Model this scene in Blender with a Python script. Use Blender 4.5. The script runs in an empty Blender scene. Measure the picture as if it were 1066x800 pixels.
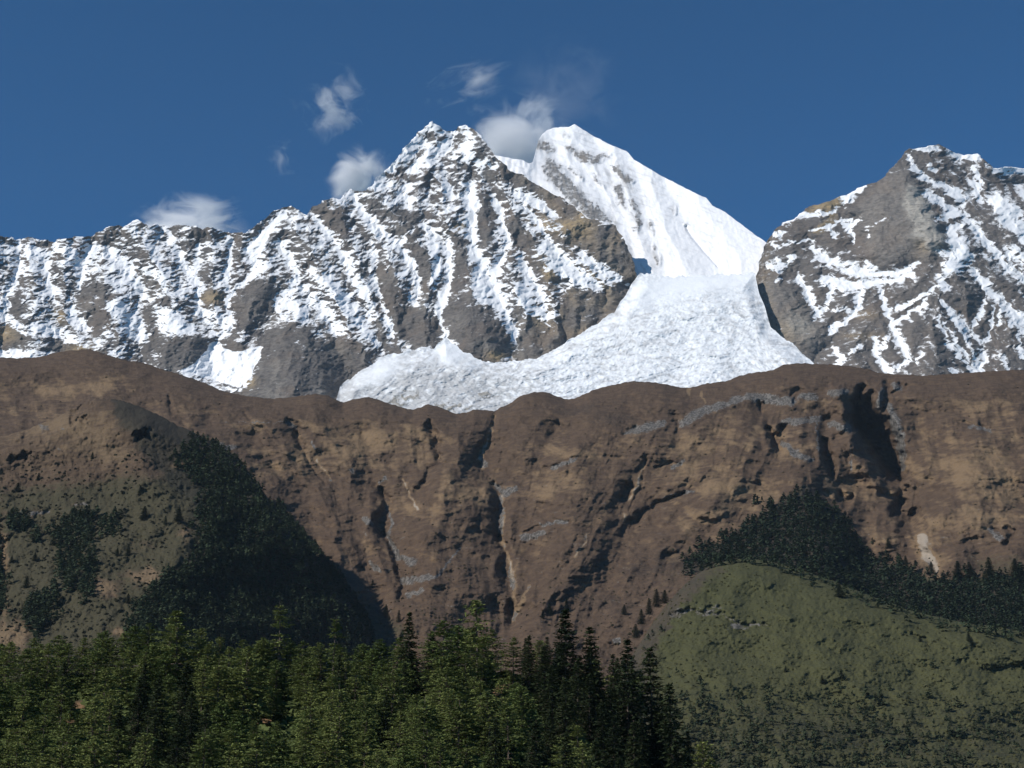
import bpy, math, random
import numpy as np

# ------------------------------------------------------------------ camera, sky, sun, exposure
scene = bpy.context.scene
COL = scene.collection
F = 1548.0                         # focal length in photo pixels (photo 1066 x 800)
PITCH = math.radians(17.0)
CAM_Z = 3.0
cam_data = bpy.data.cameras.new('camera')
cam_data.sensor_width = 36.0
cam_data.lens = 36.0 * F / 1066.0
cam_data.clip_start = 1.0
cam_data.clip_end = 80000.0
cam = bpy.data.objects.new('camera', cam_data)
COL.objects.link(cam)
cam.location = (0, 0, CAM_Z)
cam.rotation_euler = (math.pi / 2 + PITCH, 0, 0)
scene.camera = cam

SUN_DIR = np.array([-0.68, -0.40, 0.62])
SUN_DIR /= np.linalg.norm(SUN_DIR)
SUN_EL = math.asin(SUN_DIR[2])
SUN_ROT = math.atan2(SUN_DIR[0], SUN_DIR[1])

world = bpy.data.worlds.new('World')
scene.world = world
world.use_nodes = True
wn = world.node_tree
bg = wn.nodes['Background']
sky = wn.nodes.new('ShaderNodeTexSky')
sky.sky_type = 'NISHITA'
sky.sun_disc = False
sky.sun_elevation = SUN_EL
sky.sun_rotation = SUN_ROT % (2 * math.pi)
sky.altitude = 6000.0
sky.air_density = 1.6
sky.dust_density = 0.0
sky.ozone_density = 10.0
tint = wn.nodes.new('ShaderNodeMix')            # thin dry high-altitude air: a little less red
tint.data_type = 'RGBA'
tint.blend_type = 'MULTIPLY'
tint.inputs[0].default_value = 1.0
tint.inputs[7].default_value = (0.36, 1.00, 1.10, 1)
wn.links.new(sky.outputs[0], tint.inputs[6])
wn.links.new(tint.outputs[2], bg.inputs[0])
bg.inputs[1].default_value = 0.076

sun_data = bpy.data.lights.new('sun', 'SUN')
sun_data.energy = 4.7
sun_data.angle = math.radians(0.53)
sun_data.color = (1.0, 0.955, 0.89)
sun = bpy.data.objects.new('sun', sun_data)
COL.objects.link(sun)
sun.location = (-400, -200, 600)
from mathutils import Vector
sun.rotation_euler = Vector(SUN_DIR).to_track_quat('Z', 'Y').to_euler()

scene.view_settings.view_transform = 'Standard'
scene.view_settings.look = 'None'
scene.view_settings.exposure = 0.0
scene.view_settings.gamma = 1.0
scene.render.engine = 'CYCLES'
cy = scene.cycles
cy.max_bounces = 9
cy.diffuse_bounces = 3
cy.volume_bounces = 9
cy.transparent_max_bounces = 8
cy.use_denoising = True
cy.use_adaptive_sampling = True
scene.render.filter_size = 1.7

# ------------------------------------------------------------------ numeric helpers
CP, SP = math.cos(PITCH), math.sin(PITCH)


def point(px, py, D):
    """world position of photo pixel (px, py) at forward distance D metres"""
    u = (px - 533.0) / F
    v = (400.0 - py) / F
    dy = CP - v * SP
    return D * u / dy, D, CAM_Z + D * (SP + v * CP) / dy


_r = np.random.RandomState(11)
PERM = _r.permutation(4096).astype(np.int64)
_a = _r.rand(4096) * 2 * np.pi
GX, GY = np.cos(_a).astype(np.float32), np.sin(_a).astype(np.float32)


def perlin(x, y, seed=0):
    xi = np.floor(x).astype(np.int64)
    yi = np.floor(y).astype(np.int64)
    fx = (x - xi).astype(np.float32)
    fy = (y - yi).astype(np.float32)
    u = fx * fx * fx * (fx * (fx * 6 - 15) + 10)
    v = fy * fy * fy * (fy * (fy * 6 - 15) + 10)

    def g(ix, iy, dx, dy):
        h = PERM[(PERM[(ix + seed * 57) & 4095] + iy + seed * 131) & 4095]
        return GX[h] * dx + GY[h] * dy
    a = g(xi, yi, fx, fy)
    b = g(xi + 1, yi, fx - 1, fy)
    c = g(xi, yi + 1, fx, fy - 1)
    d = g(xi + 1, yi + 1, fx - 1, fy - 1)
    return (a + (b - a) * u + (c - a) * v + (a - b - c + d) * u * v) * 1.45


def fbm(x, y, octs, seed=0, gain=0.5):
    t, a = 0, 1.0
    for k in range(octs):
        t = t + a * perlin(x * 2 ** k, y * 2 ** k, seed + 7 * k)
        a *= gain
    return t


def ridged(x, y, octs, seed=0, gain=0.5):
    t, a = 0, 1.0
    for k in range(octs):
        t = t + a * (1 - 2 * np.abs(perlin(x * 2 ** k, y * 2 ** k, seed + 7 * k)))
        a *= gain
    return t


def sstep(a, b, x):
    t = np.clip((x - a) / (b - a), 0, 1)
    return t * t * (3 - 2 * t)


def curve(pts):
    xs = np.array([p[0] for p in pts], float)
    ys = np.array([p[1] for p in pts], float)
    return lambda x: np.interp(x, xs, ys)


# a chart of the view, one cell per photo pixel, on which ridges, gullies and rock bands are laid out
RX0, RY0, RW, RH = -140, 60, 1360, 860
RPX, RPY = np.meshgrid(np.arange(RW) + RX0, np.arange(RH) + RY0)


def samp(R, x, y):
    fx = np.clip(x - RX0, 0, RW - 1.001)
    fy = np.clip(y - RY0, 0, RH - 1.001)
    i, j = fx.astype(int), fy.astype(int)
    a, b = fx - i, fy - j
    return (R[j, i] * (1 - a) + R[j, i + 1] * a) * (1 - b) + (R[j + 1, i] * (1 - a) + R[j + 1, i + 1] * a) * b


def seg_apply(R, pts, reach, fn):
    for p, q in zip(pts[:-1], pts[1:]):
        x0, x1 = min(p[0], q[0]) - reach, max(p[0], q[0]) + reach
        y0, y1 = min(p[1], q[1]) - reach, max(p[1], q[1]) + reach
        i0, i1 = max(0, int(x0 - RX0)), min(RW, int(x1 - RX0) + 2)
        j0, j1 = max(0, int(y0 - RY0)), min(RH, int(y1 - RY0) + 2)
        if i1 <= i0 or j1 <= j0:
            continue
        X, Y = RPX[j0:j1, i0:i1], RPY[j0:j1, i0:i1]
        dx, dy = q[0] - p[0], q[1] - p[1]
        t = np.clip(((X - p[0]) * dx + (Y - p[1]) * dy) / max(dx * dx + dy * dy, 1e-6), 0, 1)
        d = np.hypot(X - p[0] - t * dx, Y - p[1] - t * dy)
        w = None
        if len(p) > 2 and len(q) > 2:
            w = p[2] + (q[2] - p[2]) * t
        fn(R[j0:j1, i0:i1], d, w)


def dist_field(lines, cap):
    R = np.full((RH, RW), float(cap))

    def f(V, d, w):
        np.minimum(V, d, out=V)
    for ln in lines:
        seg_apply(R, ln, cap, f)
    return R


def stroke_field(lines, soft=1.5):
    """1 on the stroke, falling to 0 at soft x its half width"""
    R = np.zeros((RH, RW))

    def f(V, d, w):
        np.maximum(V, np.clip((soft - d / w) / (soft - 0.5), 0, 1), out=V)
    for ln in lines:
        seg_apply(R, ln, max(p[2] for p in ln) * soft + 1, f)
    return R


def blur(R, r):
    for _ in range(2):
        for ax in (0, 1):
            n = 2 * r + 1
            P = np.pad(R, [(r + 1, r) if k == ax else (0, 0) for k in (0, 1)], mode='edge')
            C = np.cumsum(P, axis=ax)
            R = (np.take(C, range(n, C.shape[ax]), axis=ax) - np.take(C, range(0, C.shape[ax] - n), axis=ax)) / n
    return R


def poly_field(polys, r=3):
    R = np.zeros((RH, RW))
    for pl in polys:
        ins = np.zeros((RH, RW), bool)
        n = len(pl)
        for k in range(n):
            (xa, ya), (xb, yb) = pl[k][:2], pl[(k + 1) % n][:2]
            if ya == yb:
                continue
            c = ((ya > RPY) != (yb > RPY)) & (RPX < (xb - xa) * (RPY - ya) / (yb - ya) + xa)
            ins ^= c
        R = np.maximum(R, ins)
    return blur(R.astype(float), r) if r else R.astype(float)


# ------------------------------------------------------------------ mesh and material helpers
def tag(o, label=None, cat=None, group=None, kind=None):
    if label: o['label'] = label
    if cat: o['category'] = cat
    if group: o['group'] = group
    if kind: o['kind'] = kind
    return o


def mesh_obj(name, V, faces, mat, parent=None, smooth=True, attrs=None):
    """faces: (n,k) int array with k = 3 or 4"""
    me = bpy.data.meshes.new(name)
    V = np.asarray(V, np.float32)
    faces = np.asarray(faces, np.int32)
    n, k = faces.shape
    me.vertices.add(len(V))
    me.vertices.foreach_set('co', V.ravel())
    me.loops.add(n * k)
    me.loops.foreach_set('vertex_index', faces.ravel())
    me.polygons.add(n)
    me.polygons.foreach_set('loop_start', np.arange(0, n * k, k, dtype=np.int32))
    me.polygons.foreach_set('loop_total', np.full(n, k, np.int32))
    me.update(calc_edges=True)
    if smooth:
        me.polygons.foreach_set('use_smooth', np.ones(n, bool))
    for an, arr in (attrs or {}).items():
        at = me.attributes.new(an, 'FLOAT_COLOR', 'POINT')
        at.data.foreach_set('color', np.asarray(arr, np.float32).ravel())
    me.materials.append(mat)
    o = bpy.data.objects.new(name, me)
    COL.objects.link(o)
    if parent: o.parent = parent
    return o


def surface(name, x0, x1, nx, ny, crest, base, depth, paint, mat, back=(40, 150, 500, 1500), tpow=1.0, wob=0.0):
    """one sheet of terrain from its foot up to its skyline and down the far side"""
    xs = np.linspace(x0, x1, nx)
    t = np.linspace(0, 1, ny)[:, None] ** tpow
    c, b = crest(xs)[None], base(xs)[None]
    PY = b + (c - b) * t
    PX = np.broadcast_to(xs[None], PY.shape).copy()
    D = depth(PX, PY)
    QX = PX
    if wob:      # small sideways roughness, so that steep edges are broken by ledges
        QX = PX + wob * (fbm(PX / 14, PY / 7, 4, 21, 0.6) + 0.6 * ridged(PX / 40, PY / 9, 2, 22) - 0.4)
    P = np.stack(point(QX, PY, D), -1)
    du = np.gradient(P, axis=1)
    dv = np.gradient(P, axis=0)
    N = np.cross(du, dv)
    N /= np.linalg.norm(N, axis=-1, keepdims=True) + 1e-9
    A = paint(PX, PY, D, N)
    rows, cols = [P], [A]
    for bk in back:
        Q = P[-1:].copy()
        Q[..., 1] += bk
        Q[..., 0] *= 1 + bk / P[-1:, :, 1]
        Q[..., 2] -= bk * 0.9
        rows.append(Q)
        cols.append(A[-1:])
    P = np.concatenate(rows, 0)
    A = np.concatenate(cols, 0)
    m = P.shape[0]
    i = np.arange(m - 1)[:, None] * nx + np.arange(nx - 1)[None]
    i = i.ravel()
    faces = np.stack([i, i + 1, i + nx + 1, i + nx], -1)
    o = mesh_obj(name, P.reshape(-1, 3), faces, mat, attrs={'mask': A.reshape(-1, 4)})
    return tag(o, kind='structure')


class NT:
    def __init__(s, name):
        s.m = bpy.data.materials.new(name)
        s.m.use_nodes = True
        s.t = s.m.node_tree
        s.b = s.t.nodes['Principled BSDF']
        s.b.inputs['Roughness'].default_value = 0.9
        s.b.inputs['Specular IOR Level'].default_value = 0.15

    def n(s, typ, **kw):
        nd = s.t.nodes.new(typ)
        for k, v in kw.items():
            setattr(nd, k, v)
        return nd

    def put(s, sock, v):
        if hasattr(v, 'is_output') or isinstance(v, bpy.types.NodeSocket):
            s.t.links.new(v, sock)
        elif isinstance(v, (tuple, list)) and len(v) == 3 and sock.type == 'RGBA':
            sock.default_value = (*v, 1)
        else:
            sock.default_value = v

    def math(s, op, a, b=0.0, c=None, clamp=False):
        nd = s.n('ShaderNodeMath', operation=op)
        nd.use_clamp = clamp
        s.put(nd.inputs[0], a)
        s.put(nd.inputs[1], b)
        if c is not None: s.put(nd.inputs[2], c)
        return nd.outputs[0]

    def mix(s, f, a, b, mode='MIX'):
        nd = s.n('ShaderNodeMix', data_type='RGBA', blend_type=mode)
        s.put(nd.inputs[0], f)
        s.put(nd.inputs[6], a)
        s.put(nd.inputs[7], b)
        return nd.outputs[2]

    def ramp(s, f, lo, hi):
        nd = s.n('ShaderNodeMapRange', interpolation_type='SMOOTHSTEP')
        s.put(nd.inputs[0], f)
        nd.inputs[1].default_value = lo
        nd.inputs[2].default_value = hi
        return nd.outputs[0]

    def coord(s, scale=(1, 1, 1), rot=(0, 0, 0)):
        tc = s.n('ShaderNodeTexCoord')
        mp = s.n('ShaderNodeMapping')
        mp.inputs['Scale'].default_value = scale
        mp.inputs['Rotation'].default_value = rot
        s.t.links.new(tc.outputs['Object'], mp.inputs[0])
        return mp.outputs[0]

    def noise(s, co, scale, detail=4, rough=0.55, dist=0.0):
        nd = s.n('ShaderNodeTexNoise')
        s.t.links.new(co, nd.inputs['Vector'])
        nd.inputs['Scale'].default_value = scale
        nd.inputs['Detail'].default_value = detail
        nd.inputs['Roughness'].default_value = rough
        nd.inputs['Distortion'].default_value = dist
        return nd.outputs[0]

    def mask(s):
        a = s.n('ShaderNodeAttribute', attribute_name='mask')
        sp = s.n('ShaderNodeSeparateColor')
        s.t.links.new(a.outputs['Color'], sp.inputs[0])
        return sp.outputs[0], sp.outputs[1], sp.outputs[2], a.outputs['Alpha']

    def bump(s, h, strength, dist):
        nd = s.n('ShaderNodeBump')
        nd.inputs['Strength'].default_value = strength
        nd.inputs['Distance'].default_value = dist
        s.put(nd.inputs['Height'], h)
        s.t.links.new(nd.outputs[0], s.b.inputs['Normal'])

    def color(s, c):
        s.put(s.b.inputs['Base Color'], c)
        return s.m


def alpine_material(name, rock_a, rock_b, snow_col=(0.87, 0.88, 0.895)):
    """R snow cover, G pale rock, B ochre rock"""
    s = NT(name)
    R, G, B, A = s.mask()
    co = s.coord()
    flat = s.coord((1, 1, 2.6), (0, 0.22, 0))
    n1 = s.noise(flat, 0.028, 6, 0.65)
    n2 = s.noise(co, 0.004, 4, 0.6)
    n3 = s.noise(flat, 0.12, 4, 0.65)
    rock = s.mix(s.ramp(n1, 0.3, 0.7), rock_a, rock_b)
    rock = s.mix(s.math('MULTIPLY', s.ramp(n2, 0.45, 0.65), 0.5), rock, (0.16, 0.125, 0.098))
    rock = s.mix(s.math('MULTIPLY', B, s.ramp(n1, 0.2, 0.6)), rock, (0.34, 0.255, 0.145))
    rock = s.mix(s.math('MULTIPLY', G, s.ramp(n1, 0.15, 0.65)), rock, (0.40, 0.375, 0.33))
    rock = s.mix(s.math('MULTIPLY', s.ramp(n3, 0.52, 0.72), 0.45), rock, (0.052, 0.048, 0.047))
    cover = s.math('ADD', R, s.math('MULTIPLY', s.math('SUBTRACT', n1, 0.5), 0.55))
    cover = s.math('ADD', cover, s.math('MULTIPLY', s.math('SUBTRACT', n3, 0.5), 0.60))
    f = s.ramp(cover, 0.35, 0.65)
    snow = s.mix(s.math('MULTIPLY', A, 0.75), snow_col, (0.36, 0.355, 0.35))
    h = s.math('ADD', s.math('MULTIPLY', n1, 22.0), s.math('MULTIPLY', n3, 6.0))
    s.bump(s.math('MULTIPLY', h, s.math('SUBTRACT', 1.0, s.math('MULTIPLY', f, 0.72))), 0.6, 1.0)
    return s.color(s.mix(f, rock, snow))


def hill_material(name, base_a, base_b, tan, green, dark, px):
    """R tan grass, G bare rock, B green scrub, A dark heath; px = metres per photo pixel there"""
    s = NT(name)
    R, G, B, A = s.mask()
    co = s.coord()
    flat = s.coord((1, 1, 2.2), (0, 0.1, 0))
    k = 1.0 / px
    nf = s.noise(flat, 0.30 * k, 4, 0.65)
    nm = s.noise(flat, 0.075 * k, 5, 0.62)
    nl = s.noise(co, 0.014 * k, 5, 0.6)
    streak = s.noise(s.coord((1, 1, 0.13)), 0.35 * k, 3, 0.6)
    c = s.mix(s.ramp(nm, 0.32, 0.68), base_a, base_b)
    r = s.math('ADD', R, s.math('MULTIPLY', s.math('SUBTRACT', nm, 0.5), 1.1))
    r = s.math('ADD', r, s.math('MULTIPLY', s.math('SUBTRACT', nl, 0.5), 0.8))
    c = s.mix(s.ramp(r, 0.25, 0.95), c, tan)
    g = s.math('ADD', B, s.math('MULTIPLY', s.math('SUBTRACT', nm, 0.5), 1.0))
    c = s.mix(s.ramp(g, 0.3, 0.8), c, green)
    d = s.math('ADD', A, s.math('MULTIPLY', s.math('SUBTRACT', nl, 0.5), 0.9))
    d = s.math('ADD', d, s.math('MULTIPLY', s.math('SUBTRACT', nf, 0.5), 0.9))
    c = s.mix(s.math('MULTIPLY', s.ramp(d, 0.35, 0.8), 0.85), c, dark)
    sp = s.ramp(nf, 0.54, 0.70)
    c = s.mix(s.math('MULTIPLY', sp, 0.55), c, dark)
    c = s.mix(s.math('MULTIPLY', s.ramp(nf, 0.46, 0.30), 0.22), c, tan)
    rock = s.mix(s.ramp(streak, 0.42, 0.62), (0.070, 0.064, 0.058), (0.175, 0.162, 0.147))
    rk = s.math('ADD', G, s.math('MULTIPLY', s.math('SUBTRACT', streak, 0.5), 1.1))
    rk = s.math('ADD', rk, s.math('MULTIPLY', s.math('SUBTRACT', nm, 0.5), 1.2))
    c = s.mix(s.ramp(rk, 0.45, 0.85), c, rock)
    c = s.mix(s.ramp(s.math('ADD', R, s.math('MULTIPLY', s.math('SUBTRACT', nf, 0.5), 0.7)), 1.02, 1.45), c, (0.30, 0.255, 0.205))
    s.bump(s.math('ADD', s.math('MULTIPLY', nf, 2.2 * px), s.math('MULTIPLY', nm, 4.0 * px)), 0.6, 1.0)
    return s.color(c)


# ------------------------------------------------------------------ the skylines, traced along each ridge
LEFT_CREST = curve([(-140, 252), (-60, 246), (0, 245), (10, 247), (20, 250), (28, 247.5), (36, 249), (50, 250), (56, 251.5), (61, 248.5), (80, 247.5),
    (92, 246), (100, 242), (107, 241.5), (113, 236), (121, 234.5), (128, 236), (136, 232), (143, 228), (149, 232), (155, 235), (162, 233.5), (168, 236),
    (180, 236), (192, 234.5), (200, 236), (208, 237), (217, 236.5), (230, 239.5), (240, 243), (256, 242), (262, 238), (270, 232), (278, 226),
    (286, 219), (295, 216), (303, 214), (309, 218), (316, 223), (320.5, 225), (322, 220), (325, 213.5), (332, 212.5), (338, 208.5), (347, 207.5),
    (355, 206), (360, 200), (364, 197), (368, 199.5), (382, 199), (385, 196), (390, 189), (396, 182), (402, 176), (408, 171), (413, 165), (420, 156),
    (426, 149), (433, 141), (440, 134), (450, 126.5), (456, 131), (464, 137.5), (472, 137), (475, 134), (485, 129.5), (490, 133), (500, 142), (507, 151),
    (513, 159), (517, 164), (522, 170), (532, 178), (545, 182), (555, 190), (565, 196), (575, 203), (585, 205), (592, 212), (605, 222), (613, 228),
    (626, 229), (640, 235), (650, 250), (657, 265), (661, 280), (664, 294), (668, 325), (676, 380), (690, 440)])
FAR_CREST = curve([(480, 190), (505, 172), (515, 161.5), (530, 164.5), (545, 167), (551, 171), (554.5, 169), (557, 160), (560, 148), (564, 141), (570, 135.5), (578, 133),
    (588, 132.5), (593, 132), (598, 129.5), (604, 133), (612, 138), (620, 143), (632, 149), (645, 155), (653, 158), (660, 166), (675, 175), (690, 184),
    (700, 189), (712, 195), (725, 202), (735, 206), (742, 214), (755, 221), (765, 229), (775, 236), (785, 244), (795, 250.5), (810, 262), (840, 290), (900, 340)])
RIGHT_CREST = curve([(766, 350), (781, 316), (786.5, 292), (789, 278), (793, 266), (797, 252), (802, 245), (808, 238), (815, 232), (825, 228), (836, 222), (838, 218),
    (842, 215), (855, 212), (870, 207), (880, 203), (890, 197.5), (900, 193), (912, 190), (920, 184), (930, 174), (937, 165), (942, 159), (947, 154.5),
    (952, 155), (965, 152.5), (978, 150.5), (982, 154), (990, 157), (995, 160), (1003, 161.5), (1017, 160), (1022, 165), (1030, 170), (1035, 175.5), (1045, 174),
    (1066, 175), (1100, 179), (1200, 210)])
WALL_CREST = curve([(-140, 380), (0, 372.5), (20, 373), (40, 372), (55, 368), (70, 365.5), (90, 363.5), (105, 367), (120, 372), (135, 376), (150, 378), (165, 383),
    (180, 388), (200, 394), (215, 400), (235, 408), (250, 411.5), (270, 414), (285, 415), (300, 414), (315, 412), (328, 410), (340, 412), (350, 416),
    (357, 419), (365, 417), (380, 413.5), (390, 415), (405, 420), (418, 424), (430, 427), (440, 423), (446, 421), (455, 423), (465, 427), (475, 431), (485, 430),
    (493, 426.5), (505, 427), (515, 428), (520, 425), (530, 421), (538, 415), (545, 411), (555, 408.5), (568, 408.5), (578, 412), (588, 416), (598, 414.5),
    (608, 411), (617, 406), (635, 402), (650, 398), (660, 397), (675, 398), (690, 399.5), (705, 403), (718, 404), (735, 399.5), (755, 397), (770, 391.5),
    (785, 388), (805, 385.5), (815, 380), (825, 378.5), (840, 378.5), (865, 379.5), (885, 381), (905, 385), (915, 388), (935, 390), (960, 391), (985, 389.5),
    (1010, 388), (1040, 386), (1066, 385.5), (1200, 384)])
SPUR_CREST = curve([(-140, 470), (-20, 458), (0, 455), (30, 447), (60, 434), (85, 420), (100, 415), (115, 415.5), (130, 418), (150, 425), (168, 434), (185, 443), (200, 449),
    (220, 460), (235, 468), (250, 480), (265, 500), (280, 520), (300, 551), (318, 572), (332, 588), (345, 603), (357, 618), (368, 634), (378, 650), (388, 672), (396, 720), (410, 800)])
GREEN_CREST = curve([(560, 800), (600, 765), (640, 716), (662, 676), (680, 648), (695, 628), (715, 606), (740, 588), (770, 582), (800, 584), (830, 592), (860, 602), (900, 618), (950, 636),
    (1000, 648), (1066, 657), (1200, 670)])
NEAR_CREST = curve([(-140, 722), (-60, 718), (0, 714), (80, 704), (150, 696), (220, 700), (300, 712), (380, 708), (440, 700), (500, 698), (560, 704), (610, 716), (650, 742), (690, 782), (720, 822), (760, 890), (800, 960)])


def smooth_curve(pts, r):
    xs = np.arange(-200, 1300)
    v = np.interp(xs, [p[0] for p in pts], [p[1] for p in pts])
    k = np.exp(-0.5 * (np.arange(-3 * r, 3 * r + 1) / r) ** 2)
    v = np.convolve(np.pad(v, 3 * r, mode='edge'), k / k.sum(), mode='valid')
    return lambda x: np.interp(x, xs, v)


def jag(c, amp, seed, wl=9.0):
    return lambda x: c(x) + amp * fbm(x / wl, x * 0 + 3.3, 4, seed, 0.6)


# ------------------------------------------------------------------ the snow peaks on the left
L_GULLY = [
    [(20, 255), (20, 270), (17, 290), (10, 302), (6, 330), (4, 370)], [(45, 258), (50, 280), (52, 298), (57, 308), (60, 340), (70, 372)],
    [(95, 258), (88, 275), (82, 290), (83, 302), (75, 325), (88, 342)], [(115, 262), (128, 275), (140, 290), (149, 308), (150, 330), (148, 372)],
    [(172, 240), (185, 262), (195, 280), (207, 300), (205, 320), (225, 345)], [(207, 258), (205, 275), (203, 287)],
    [(240, 250), (240, 270), (236, 290), (236, 310), (239, 325), (230, 352), (220, 372), (225, 392)], [(300, 218), (275, 240), (260, 258), (262, 275), (250, 296), (240, 310)],
    [(290, 252), (298, 268), (309, 288), (295, 310), (285, 320), (272, 350)], [(322, 223), (338, 240), (350, 252), (357, 268), (358, 282), (372, 310), (388, 340), (402, 368)],
    [(316, 300), (330, 320), (345, 345), (356, 372), (365, 400)],
    [(364, 202), (375, 215), (388, 232), (400, 242), (415, 255), (430, 275), (435, 292), (432, 312), (420, 330), (424, 356)],
    [(372, 235), (380, 250), (388, 268), (390, 290), (398, 315), (406, 340), (408, 356)],
    [(448, 200), (440, 232), (455, 248), (468, 262), (468, 282), (467, 297), (458, 318), (462, 340), (465, 358)],
    [(488, 180), (490, 200), (492, 220), (491, 242), (496, 264), (506, 282), (513, 300), (522, 320), (532, 342), (538, 362)],
    [(510, 190), (514, 208), (523, 228), (526, 248), (521, 270), (515, 288), (514, 300)],
    [(535, 190), (541, 206), (555, 226), (566, 242), (578, 258), (592, 274), (608, 288), (626, 303), (640, 318)],
    [(542, 250), (545, 270), (552, 288), (562, 305), (568, 325), (565, 345)], [(545, 200), (562, 212), (580, 225)],
    [(600, 255), (610, 268), (622, 277), (636, 287), (652, 297)], [(585, 300), (592, 325), (590, 352)], [(605, 300), (615, 318), (618, 340)],
    [(425, 175), (420, 195), (425, 215)], [(440, 150), (432, 170), (405, 190)], [(470, 145), (458, 165), (470, 185), (470, 205)],
]
L_SNOW = [
    [(20, 255, 3), (20, 270, 3), (17, 290, 3), (10, 300, 6), (6, 330, 4)], [(30, 262, 6), (45, 268, 5), (52, 298, 4), (57, 305, 3)],
    [(95, 258, 6), (88, 275, 5), (82, 290, 4), (83, 300, 3)], [(115, 262, 6), (128, 275, 8), (140, 290, 7), (149, 308, 3)], [(60, 258, 5), (75, 265, 5), (85, 280, 4)],
    [(172, 240, 2.5), (185, 262, 4), (195, 280, 5), (207, 298, 4), (205, 318, 3), (215, 325, 6), (238, 336, 5)], [(155, 282, 5), (170, 288, 3), (168, 298, 3)],
    [(73, 325, 4), (83, 336, 6), (90, 342, 3)], [(118, 318, 6), (133, 333, 9), (147, 345, 8), (150, 360, 4)], [(165, 325, 7), (178, 337, 11), (195, 346, 7)],
    [(35, 340, 4), (55, 345, 4), (72, 354, 4), (80, 360, 4)], [(0, 325, 6), (15, 338, 4), (25, 345, 3)], [(-60, 366, 8), (0, 368, 8), (20, 371, 7), (45, 372, 4)],
    [(208, 255, 2), (205, 275, 2), (203, 285, 2)], [(240, 252, 3), (240, 270, 2), (236, 290, 2), (236, 310, 2), (239, 322, 3), (240, 337, 5), (230, 352, 6), (222, 362, 8)],
    [(297, 220, 3), (283, 235, 3), (270, 248, 4), (260, 262, 4)], [(270, 250, 3), (268, 268, 5), (262, 278, 3)], [(290, 266, 2), (268, 283, 2.5), (246, 300, 2), (239, 312, 2)],
    [(292, 252, 4), (300, 268, 4), (309, 286, 3), (296, 309, 3), (285, 318, 2)], [(330, 225, 4), (340, 240, 5), (350, 252, 4), (357, 265, 3), (358, 276, 2)], [(312, 298, 3), (325, 306, 6), (338, 322, 7), (352, 345, 6)],
    [(325, 285, 6), (345, 300, 8), (360, 318, 6), (375, 340, 4), (392, 360, 3)], [(300, 318, 4), (315, 325, 5)],
    [(364, 200, 3), (375, 215, 5), (388, 232, 4), (394, 244, 3)], [(388, 230, 3), (400, 241, 3), (413, 252, 4), (424, 266, 4), (433, 282, 3), (436, 298, 3), (430, 312, 4)], [(418, 250, 4), (430, 240, 3)],
    [(389, 262, 3), (388, 280, 3), (392, 300, 3), (398, 315, 3), (404, 330, 3), (408, 350, 3)], [(362, 262, 3), (366, 285, 4), (380, 305, 5), (388, 330, 3)],
    [(440, 234, 3), (453, 246, 5), (466, 242, 4), (468, 262, 4), (468, 282, 4), (467, 295, 3), (460, 312, 4), (456, 325, 3), (461, 340, 2), (464, 352, 3), (468, 362, 7)],
    [(450, 255, 4), (455, 275, 5), (452, 295, 5)],
    [(488, 196, 7), (492, 215, 6), (490, 240, 5), (495, 262, 6), (505, 280, 7), (513, 298, 7), (521, 318, 6), (531, 340, 5), (537, 356, 2)], [(500, 282, 7), (498, 300, 6), (505, 315, 6)],
    [(512, 205, 2.5), (522, 225, 3), (524, 240, 2.5), (529, 250, 6), (522, 268, 5), (516, 285, 4)],
    [(540, 205, 2), (555, 225, 2.5), (565, 240, 3), (578, 258, 3.5), (590, 272, 4), (605, 285, 7), (625, 299, 4)], [(542, 198, 3.5), (560, 210, 5), (578, 223, 3.5)],
    [(566, 252, 2.5), (575, 263, 6), (585, 280, 7), (602, 292, 8), (618, 300, 5)], [(605, 266, 3), (620, 275, 6), (635, 285, 6), (650, 295, 3)],
    [(541, 268, 4), (548, 285, 5), (558, 297, 6), (566, 312, 7)], [(541, 300, 6), (550, 318, 7), (568, 330, 3)],
    [(448, 129, 4), (440, 142, 5), (425, 158, 6), (410, 172, 6), (395, 185, 4), (388, 193, 3)], [(472, 139, 4), (457, 157, 6), (440, 166, 5), (428, 176, 4)], [(485, 132, 4), (487, 150, 5), (490, 165, 6), (505, 170, 5), (516, 173, 3)],
    [(450, 130, 4), (460, 140, 4)], [(425, 195, 4), (415, 200, 4), (428, 208, 3)], [(463, 192, 3), (470, 205, 3)],
]
L_SNOW_POLY = [[(222, 355), (232, 363), (245, 367), (262, 363), (271, 360), (270, 372), (265, 382), (258, 395), (248, 404), (225, 396), (200, 390), (187, 387), (205, 377)]]
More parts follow.
